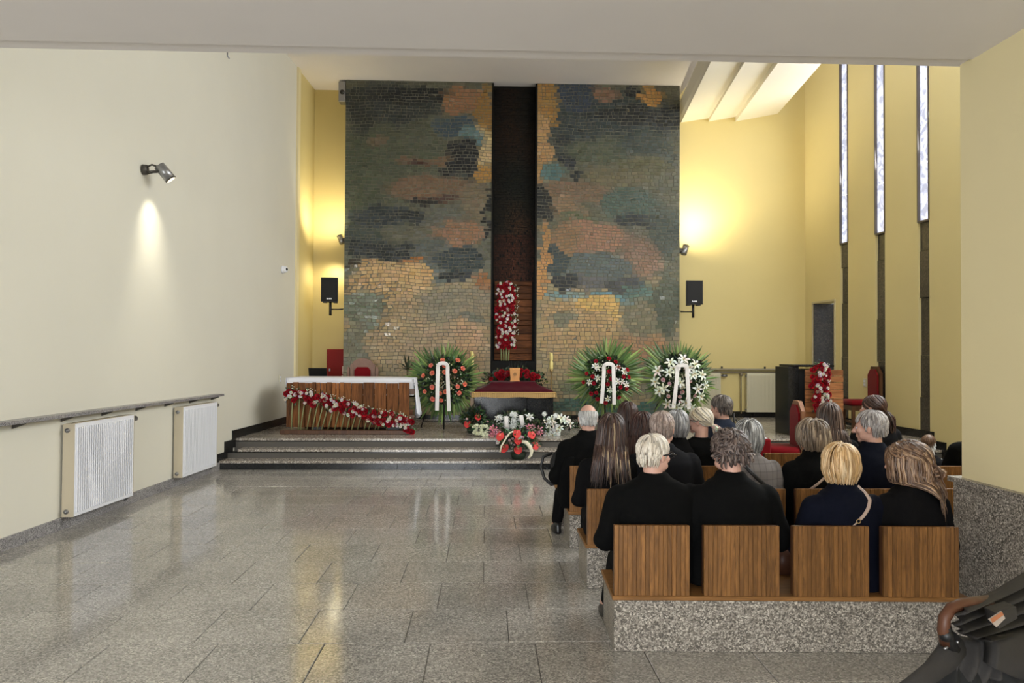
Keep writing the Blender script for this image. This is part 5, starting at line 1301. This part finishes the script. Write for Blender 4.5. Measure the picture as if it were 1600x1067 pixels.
P_SPEC = [
 # px, py(top of head), Y of pew back, turn, nod, coat kind, material, width, hair style, palette, label, extras
 (1021, 678, B1Y, -55, .15, 'jacket', 'c_black', 1.08, 'short', GREYW, 'person with short white hair and dark glasses in a black jacket on the nearest pew', 'glasses,shoe'),
 (1140, 675, B1Y-.02, 22, .1, 'coat', 'c_black', 1.05, 'curly', [(86, 72, 66), (106, 90, 83), (70, 58, 54), (122, 106, 98)], 'person with curly grey-brown hair in a black coat on the nearest pew', 'collarline'),
 (1312, 695, B1Y-.05, -10, .05, 'coat', 'c_navy', .98, 'bob', [(206, 168, 118), (226, 192, 146), (184, 146, 98), (236, 208, 166)], 'person with a blond bob in a navy coat with a pale bag strap, nearest pew', 'strap_beige'),
 (1418, 691, B1Y-.07, 58, .1, 'coat', 'c_black2', .84, 'wavy', [(112, 84, 64), (92, 68, 52), (134, 104, 80), (168, 136, 106)], 'person with wavy brown hair clipped back in a black coat on the nearest pew', 'clip'),
 (956, 647, 5.23, -12, .1, 'dress', 'c_black2', 1.08, 'long', [(66, 46, 38), (84, 60, 50), (56, 40, 36), (196, 168, 130)], 'person with long brown hair with blond ends in a black top on the second pew', ''),
 (1035, 643, 5.23, -30, .12, 'jacket', 'c_charcoal', 1.0, 'short', [(176, 156, 144), (156, 138, 128), (196, 176, 164), (140, 120, 110)], 'person with short pinkish grey hair in a charcoal suit on the second pew', ''),
 (1170, 658, 5.23, -18, .1, 'jacket', 'c_check', .86, 'bob', [(134, 132, 128), (166, 164, 160), (100, 98, 96), (196, 194, 190)], 'person with a grey bob in a grey checked jacket with a black strap', 'strap_black'),
 (1269, 656, 5.23, 25, .08, 'coat', 'c_black', .92, 'bob', [(120, 102, 84), (148, 128, 106), (98, 82, 68), (174, 154, 130)], 'person with a dark blond bob in a black coat on the second pew', ''),
 (1362, 641, 5.23, 52, .1, 'coat', 'c_navy', .98, 'short', [(154, 146, 142), (176, 168, 164), (132, 124, 120), (192, 186, 182)], 'person with short grey hair in a dark navy jacket on the second pew', 'mark'),
 (919, 631, 6.32, -8, .1, 'coat', 'c_black', 1.0, 'bald', [(206, 204, 200), (186, 182, 178), (224, 222, 218)], 'bald person with a white fringe of hair in a black coat beside the aisle', 'aisle_leg'),
 (981, 628, 7.12, 0, .1, 'dress', 'c_black2', 1.0, 'long', [(60, 38, 32), (74, 48, 40), (50, 32, 28)], 'person with long dark brown hair farthest left on the farthest pew', ''),
 (1004, 643, 6.32, -20, .12, 'coat', 'c_black', .92, 'long', [(66, 36, 30), (80, 46, 38), (52, 30, 28)], 'person with reddish dark brown hair in black on the third pew behind the charcoal suit', ''),
 (1058, 643, 6.32, -15, .12, 'coat', 'c_black2', .9, 'bob', [(160, 158, 158), (190, 188, 188), (130, 128, 128)], 'person with grey wavy hair on the third pew behind the charcoal suit', ''),
 (1094, 636, 6.32, 60, .1, 'dress', 'c_black', 1.08, 'pony', [(196, 186, 168), (214, 204, 186), (176, 166, 150), (226, 214, 190), (206, 190, 160)], 'person with pale grey hair in a low ponytail and glasses, head turned left', 'glasses2,skirtneck'),
 (1128, 617, 7.12, 32, .1, 'jacket', 'c_bluegrey', .98, 'short', [(88, 78, 70), (108, 98, 90), (74, 66, 60), (124, 114, 106)], 'person with short dark grey hair in a blue-grey suit on the farthest pew', ''),
 (1296, 630, 6.32, -10, .1, 'dress', 'c_black2', 1.05, 'long', [(72, 54, 46), (92, 70, 60), (60, 46, 40), (130, 106, 92)], 'person with long straight brown hair on the third pew before the lectern', ''),
 (1366, 617, 7.12, 40, .1, 'dress', 'c_charcoal', 1.05, 'pony', [(70, 46, 38), (88, 60, 50), (56, 38, 34)], 'person with a brown ponytail in a dark top on the farthest pew', ''),
]
legsA = (((-.155, .50, .37), (-.215, .48, .09)), ((.11, .56, .40), (.12, .58, .07)))
legsJ = (((-.20, .44, .37), (-.235, .50, .09)), ((.11, .56, .40), (.12, .58, .07)))
from mathutils.bvhtree import BVHTree
def drape(pts, cme, wd, off=.005, n=6):
    bvh = BVHTree.FromPolygons([v.co.copy() for v in cme.vertices], [tuple(p.vertices) for p in cme.polygons])
    out = []
    for (a, b) in zip(pts, pts[1:]):
        for k in range(n):
            t_ = k/n; x = a[0]+(b[0]-a[0])*t_; z = a[1]+(b[1]-a[1])*t_
            h = bvh.ray_cast(Vector((x/wd, -1, z)), Vector((0, 1, 0)))[0]
            if h is not None: out.append((x, h.y-off, z))
    return out
def strap_path(pts, w, matl, parent, name='bag_strap'):
    m = M(); m.tube(pts, w, 6, flat=(.35, (0, 1, 0))); return part(name, m, matl, parent, True)
people = []
for i, (px, py, Yb, turn, nod, ck, cm, wd, hs, pal, label, ex) in enumerate(P_SPEC):
    Yh = Yb+.05+HC.y; top = PY(px, py, Yh); s = top.z/1.188; s = max(.86, min(1.1, s))
    t = thing('person', label, 'person', (top.x, Yb+.05, top.z-1.188*s if abs(top.z-1.188*s) < .0 else 0), 0, 'mourners seated in the pews')
    sc = Vector((s, s, top.z/1.188)); t.scale = sc
    legs = legsA if 'shoe' in ex else legsJ if 'aisle_leg' in ex else LEG0
    me, T, Q = get_body(math.radians(turn), nod, legs)
    if not me.materials: me.materials.append(MT['skin'])
    put('body', me, t)
    cme = get_coat(ck)
    if not cme.materials: cme.materials.append(MT['c_black'])
    o = put('jacket' if ck == 'jacket' else 'coat' if ck == 'coat' else 'top', cme, t, scale=(wd, 1, 1))
    o.material_slots[0].link = 'OBJECT'; o.material_slots[0].material = MT[cm]
    tm = get_trousers(legs)
    if not tm.materials: tm.materials.append(MT['c_black2'])
    put('trousers', tm, t)
    for (kn, an), sd in zip(legs, (-1, 1)): put('shoe', SHOE, t, loc=(an[0], an[1], 0.0), rot=(0, 0, -sd*.1))
    put('hair', hairdo(hs, pal, T, Q, 100+i), t)
    m = M()
    for sx in (-1, 1): m.ball(T((sx*.031, .0775, .002)), .0115, 10, 8)
    part('eyes', m, 'white', t, True)
    m = M()
    for sx in (-1, 1): m.ball(T((sx*.031, .0855, .002)), .0050, 8, 6)
    part('irises', m, 'rim', t, True)
    if 'glasses' in ex:
        m = M()
        for sx in (-1, 1):
            m.tube([T((sx*.086, -.015, .004)), T((sx*.084, .05, .012)), T((sx*.074, .108, .010))], .0042, 6)
            m.tube([T((sx*.034+.026*math.cos(a), .110-.012*abs(math.cos(a))*0, .004+.018*math.sin(a))) for a in [k*PI/6 for k in range(13)]], .003, 5)
        m.tube([T((-.01, .112, .008)), T((.01, .112, .008))], .003, 5); part('glasses', m, 'rim', t, True)
    if 'clip' in ex:
        m = M(); m.box((-.022, -.014, -.014), (.022, .014, .014), bev=.005); o = part('hair_clip', m, 'rim', t); o.location = T((0, -.14, -.005)); o.rotation_euler = (0, 0, math.radians(turn))
    if 'collarline' in ex:
        m = M(); m.tube([(.075*math.cos(a), .158+.070*math.sin(a), .925+.006*math.sin(a)) for a in [PI+.25+k*(PI-.5)/14 for k in range(15)]], .004, 5); part('shirt_collar', m, mat('grey_knit', (140, 132, 124), .8), t, True)
    if 'strap_beige' in ex:
        strap_path(drape([(.075, .945), (.105, .91), (.115, .875), (.085, .83), (.045, .785), (.02, .765)], cme, wd), .012, 'strap_beige', t)
        strap_path(drape([(.01, .752), (-.03, .72), (-.08, .68)], cme, wd), .0055, 'strap_beige', t, 'strap_chain')
        m = M(); yb_ = drape([(.015, .758), (.016, .757)], cme, wd, .008)[0][1]; m.tube([(.016+.012*math.cos(a), yb_, .758+.012*math.sin(a)) for a in [k*PI/6 for k in range(13)]], .003, 5); part('strap_ring', m, 'brass', t, True)
    if 'strap_black' in ex: strap_path(drape([(-.10, .90), (-.06, .84), (.0, .78), (.10, .70), (.17, .62)], cme, wd), .014, 'strap_black', t)
    if 'mark' in ex:
        m = M(); m.box((.055, .0, .868), (.095, .012, .874)); m.box((.060, .0, .878), (.092, .012, .883)); o = part('reflective_mark', m, 'white', t); o.location = (0, .018, .01)
    people.append(t)
# the bag strap of the second-pew person with the bob, worn across to the left
p2 = people[7]
strap_path(drape([(.10, .86), (.02, .79), (-.07, .72), (-.14, .66)], get_coat('coat'), .92), .010, 'strap_beige', p2)
# child and the adult half hidden by the pier
ch = thing('person', 'small child with short fair hair sitting low near the right ends of the pews', 'person', (PY(1452, 683, 6.95).x, 6.80, .19))
me, T, Q = get_body(math.radians(-60), 0.1)
top = PY(1452, 682, 6.97); sch = .74; ch.location = (top.x, 6.84, top.z-1.188*sch+.02); ch.scale = (sch,)*3
put('body', me, ch); c_ = get_coat('dress'); o = put('top', c_, ch); o.material_slots[0].link = 'OBJECT'; o.material_slots[0].material = MT['c_charcoal']; put('trousers', get_trousers(LEG0), ch)
put('hair', hairdo('fuzz', [(150, 116, 92), (166, 132, 106), (134, 102, 80)], T, Q, 55), ch)
m = M(); [m.ball(T((sx*.031, .0775, .002)), .0115, 10, 8) for sx in (-1, 1)]; part('eyes', m, 'white', ch, True)
ad = thing('person', 'person in a black coat leaning forward, mostly hidden behind the pier on the right', 'person', (4.46, 6.37, 0), math.radians(-6), 'mourners seated in the pews')
me, T, Q = get_body(0.0, .1); put('body', me, ad); o = put('coat', get_coat('coat'), ad, scale=(1.15, 1, 1)); put('trousers', get_trousers(LEG0), ad)
for sd in (-1, 1): put('shoe', SHOE, ad, loc=(.12*sd, .58, 0))
put('hair', hairdo('short', [(60, 50, 44), (72, 60, 52)], T, Q, 77), ad)
# bag and strap held at the aisle by the bald person
bg = thing('shoulder_bag', 'black bag with a looped strap hanging into the aisle beside the bald person', 'bag', (PY(868, 750, 6.55).x, 6.55, .72))
m = M(); m.loft([(-.20, .03, .05, 0, .10), (-.12, .075, .06, 0, .06), (-.02, .085, .06, 0, .03), (.06, .07, .05, 0, .05), (.12, .03, .03, 0, .08)], 18); 
me = remesh(m, .012, 2, 'bag_body'); me.materials.append(MT['stroller_dk']); put('bag_body', me, bg)
m = M(); m.tube([(-.03, 0, .06), (-.11, -.01, .03), (-.13, -.01, -.06), (-.10, -.01, -.16), (-.04, -.01, -.215), (.03, 0, -.20), (.09, 0, -.13), (.11, 0, -.05)], .014, 8, flat=(.5, (0, 1, 0))); part('strap', m, 'strap_black', bg, True)
cs = thing('hanging_coat', 'black coat hanging over the left end of the third pew', 'coat', (PY(884, 740, 6.50).x, 6.50, .33))
m = M(); m.loft([(.0, .045, .12, 0, .0), (.15, .06, .14, 0, -.005), (.30, .07, .14, 0, .01), (.44, .06, .12, 0, .03)], 20); me = remesh(m, .014, 2, 'cloth'); me.materials.append(MT['c_black'])
for v in me.vertices: v.co += v.normal*.012*math.sin(v.co.y*60+v.co.z*6)
put('cloth', me, cs)
hb = thing('handbag', 'brown leather handbag hanging in the gap between the nearest backrests', 'bag', (PY(1228, 850, 4.5).x, 4.50, .315))
m = M(); m.loft([(0, .05, .03, 0), (.08, .06, .035, 0), (.16, .045, .025, 0)], 18); part('bag_body', m, 'leather', hb, True)
m = M(); m.tube([(.04*math.cos(a), 0, .15+.05*math.sin(a)) for a in [k*PI/8 for k in range(9)]], .006, 6); part('handle', m, 'leather', hb, True)
fs = thing('folded_stand', 'pair of thin black folded poles before the person in the blue-grey suit', 'stand', (PY(1150, 660, 8.3).x, 8.3, .0))
for a, b in (((-.12, 0, .95), (.06, 0, .72)), ((-.02, .02, 1.0), (-.01, .02, .7)), ((.0, 0, .93), (.12, 0, .74)), ((0, 0, 0), (0, 0, .75))):
    m = M(); m.tube([a, b], .010, 6); part('pole', m, 'black', fs, True)
# ================================================================== STROLLER in the near right corner
so = thing('stroller', 'dark grey folding baby stroller with a brown leather handle in the near right corner', 'stroller', (1.72, 2.3, 0), 0)
SP = lambda px, py, Y: PY(px, py, Y)-Vector((1.72, 2.3, 0))
hp_ = [SP(*p) for p in ((1478, 1005, 2.05), (1474, 985, 2.04), (1476, 965, 2.04), (1486, 951, 2.05), (1502, 944, 2.07), (1520, 941, 2.12), (1545, 938, 2.25))]
m = M(); m.tube(hp_, .0165, 12); part('handle', m, 'leather', so, True)
m = M(); m.tube([SP(1476, 978, 2.04), SP(1480, 1000, 2.05), SP(1488, 1015, 2.08)], [.017, .02, .022], 10); m.ball(SP(1478, 992, 2.04), .020, 12, 8); part('joint', m, 'black', so, True)
m = M(); m.tube([SP(1492, 1005, 2.1), SP(1478, 1028, 2.06), SP(1455, 1050, 2.0), SP(1425, 1072, 1.95), SP(1360, 1120, 1.9)], [.045, .040, .030, .026, .026], 10, flat=(.6, (0, 1, 0))); part('frame_tube', m, 'stroller', so, True)
m = M(); m.tube([SP(1475, 1014, 2.02), SP(1481, 1011, 2.02)], .0035, 5); m.ball(SP(1496, 1003, 2.03), .004, 8, 6); part('rivet', m, 'steel', so, True)
# folded hood: pleats running from lower left to upper right
hood = []
rows = [((1505, 948), (1560, 925), (1625, 885)), ((1494, 962), (1550, 938), (1630, 905)), ((1492, 978), (1552, 955), (1640, 925)), ((1500, 990), (1560, 972), (1640, 945)), ((1520, 998), (1570, 985), (1640, 965)), ((1545, 1000), (1585, 992), (1640, 985))]
for a, b in zip(rows, rows[1:]):
    m = M()
    A_ = [SP(x, y, 2.05+.25*k) for k, (x, y) in enumerate(a)]; B_ = [SP(x, y, 2.00+.25*k) for k, (x, y) in enumerate(b)]
    def pl(u, v, A_=A_, B_=B_):
        k = min(int(u*2), 1); f_ = u*2-k; pa = A_[k].lerp(A_[k+1], f_); pb = B_[k].lerp(B_[k+1], f_)
        return pa.lerp(pb, v)+Vector((0, -.035*math.sin(v*PI), .006*math.sin(v*PI)))
    m.grid(pl, 14, 6, thick=(.02, .05, -.01)); part('hood_pleat', m, 'stroller', so, True)
# body fabric: draped panels
def panel(name, quad, Y4, bulge, matl, fold=0, th=(.0, .05, 0)):
    q4 = [SP(x, y, yy) for (x, y), yy in zip(quad, Y4)]
    m = M()
    def fn(u, v): 
        p = (q4[0].lerp(q4[1], u)).lerp(q4[3].lerp(q4[2], u), v); return p+Vector((0, -bulge*math.sin(u*PI)*math.sin(v*PI)-fold*math.sin(u*17+v*4), 0))
    m.grid(fn, 22, 16, thick=th); part(name, m, matl, so, True)
panel('seat_back', [(1556, 1003), (1650, 975), (1650, 1085), (1556, 1046)], (2.1, 2.5, 2.4, 2.05), .04, 'stroller', .004)
panel('side_panel', [(1494, 1005), (1558, 1000), (1562, 1060), (1490, 1080)], (2.12, 2.15, 2.1, 2.08), .02, 'stroller', .014)
panel('lower_panel', [(1466, 1045), (1520, 1030), (1570, 1090), (1440, 1110)], (2.1, 2.12, 2.05, 2.05), .01, 'stroller_dk', .010)
panel('basket', [(1530, 1060), (1575, 1040), (1650, 1090), (1520, 1120)], (2.16, 2.2, 2.2, 2.12), .0, 'stroller_dk', .003)
panel('pocket_flap', [(1556, 958), (1588, 948), (1590, 966), (1562, 982)], (2.04, 2.14, 2.12, 2.02), .006, 'stroller')
m = M()
a, b, c, d = SP(1545, 968, 1.985), SP(1565, 955, 2.00), SP(1571, 966, 1.99), SP(1557, 980, 1.975)
m.add([a, b, c, d]+[v+Vector((0, .004, 0)) for v in (a, b, c, d)], BX, s2l((150, 138, 128))); o = part('label_patch', m, 'petal', so)
m = M(); e = a.lerp(b, .5); m.add([a.lerp(b, .1)+Vector((0, -.001, 0)), b+Vector((0, -.001, 0)), b.lerp(c, .5)+Vector((0, -.001, 0)), a.lerp(d, .45)+Vector((0, -.001, 0))], [(0, 1, 2, 3)], s2l((150, 92, 60))); part('label_print', m, 'petal', so)
for (x, y, yy) in ((.0, .32, 0), (-.24, -.25, 0), (.38, -.2, 0), (.45, .3, 0)):
    m = M(); m.tube([(x-.02, y, .11), (x+.02, y, .11)], .105, 20); part('wheel', m, 'black', so, True)
m = M(); m.tube([(-.24, -.25, .11), (-.2, -.2, .5), SP(1425, 1072, 1.95)], .014, 8); m.tube([(0, .32, .11), (-.15, -.1, .5)], .014, 8); m.tube([(.45, .3, .11), (.2, -.1, .55)], .014, 8); m.tube([(.38, -.2, .11), (.2, -.1, .75)], .014, 8); m.tube([(-.15, -.1, .5), (.2, -.1, .55)], .014, 8)
part('chassis', m, 'black', so, True)
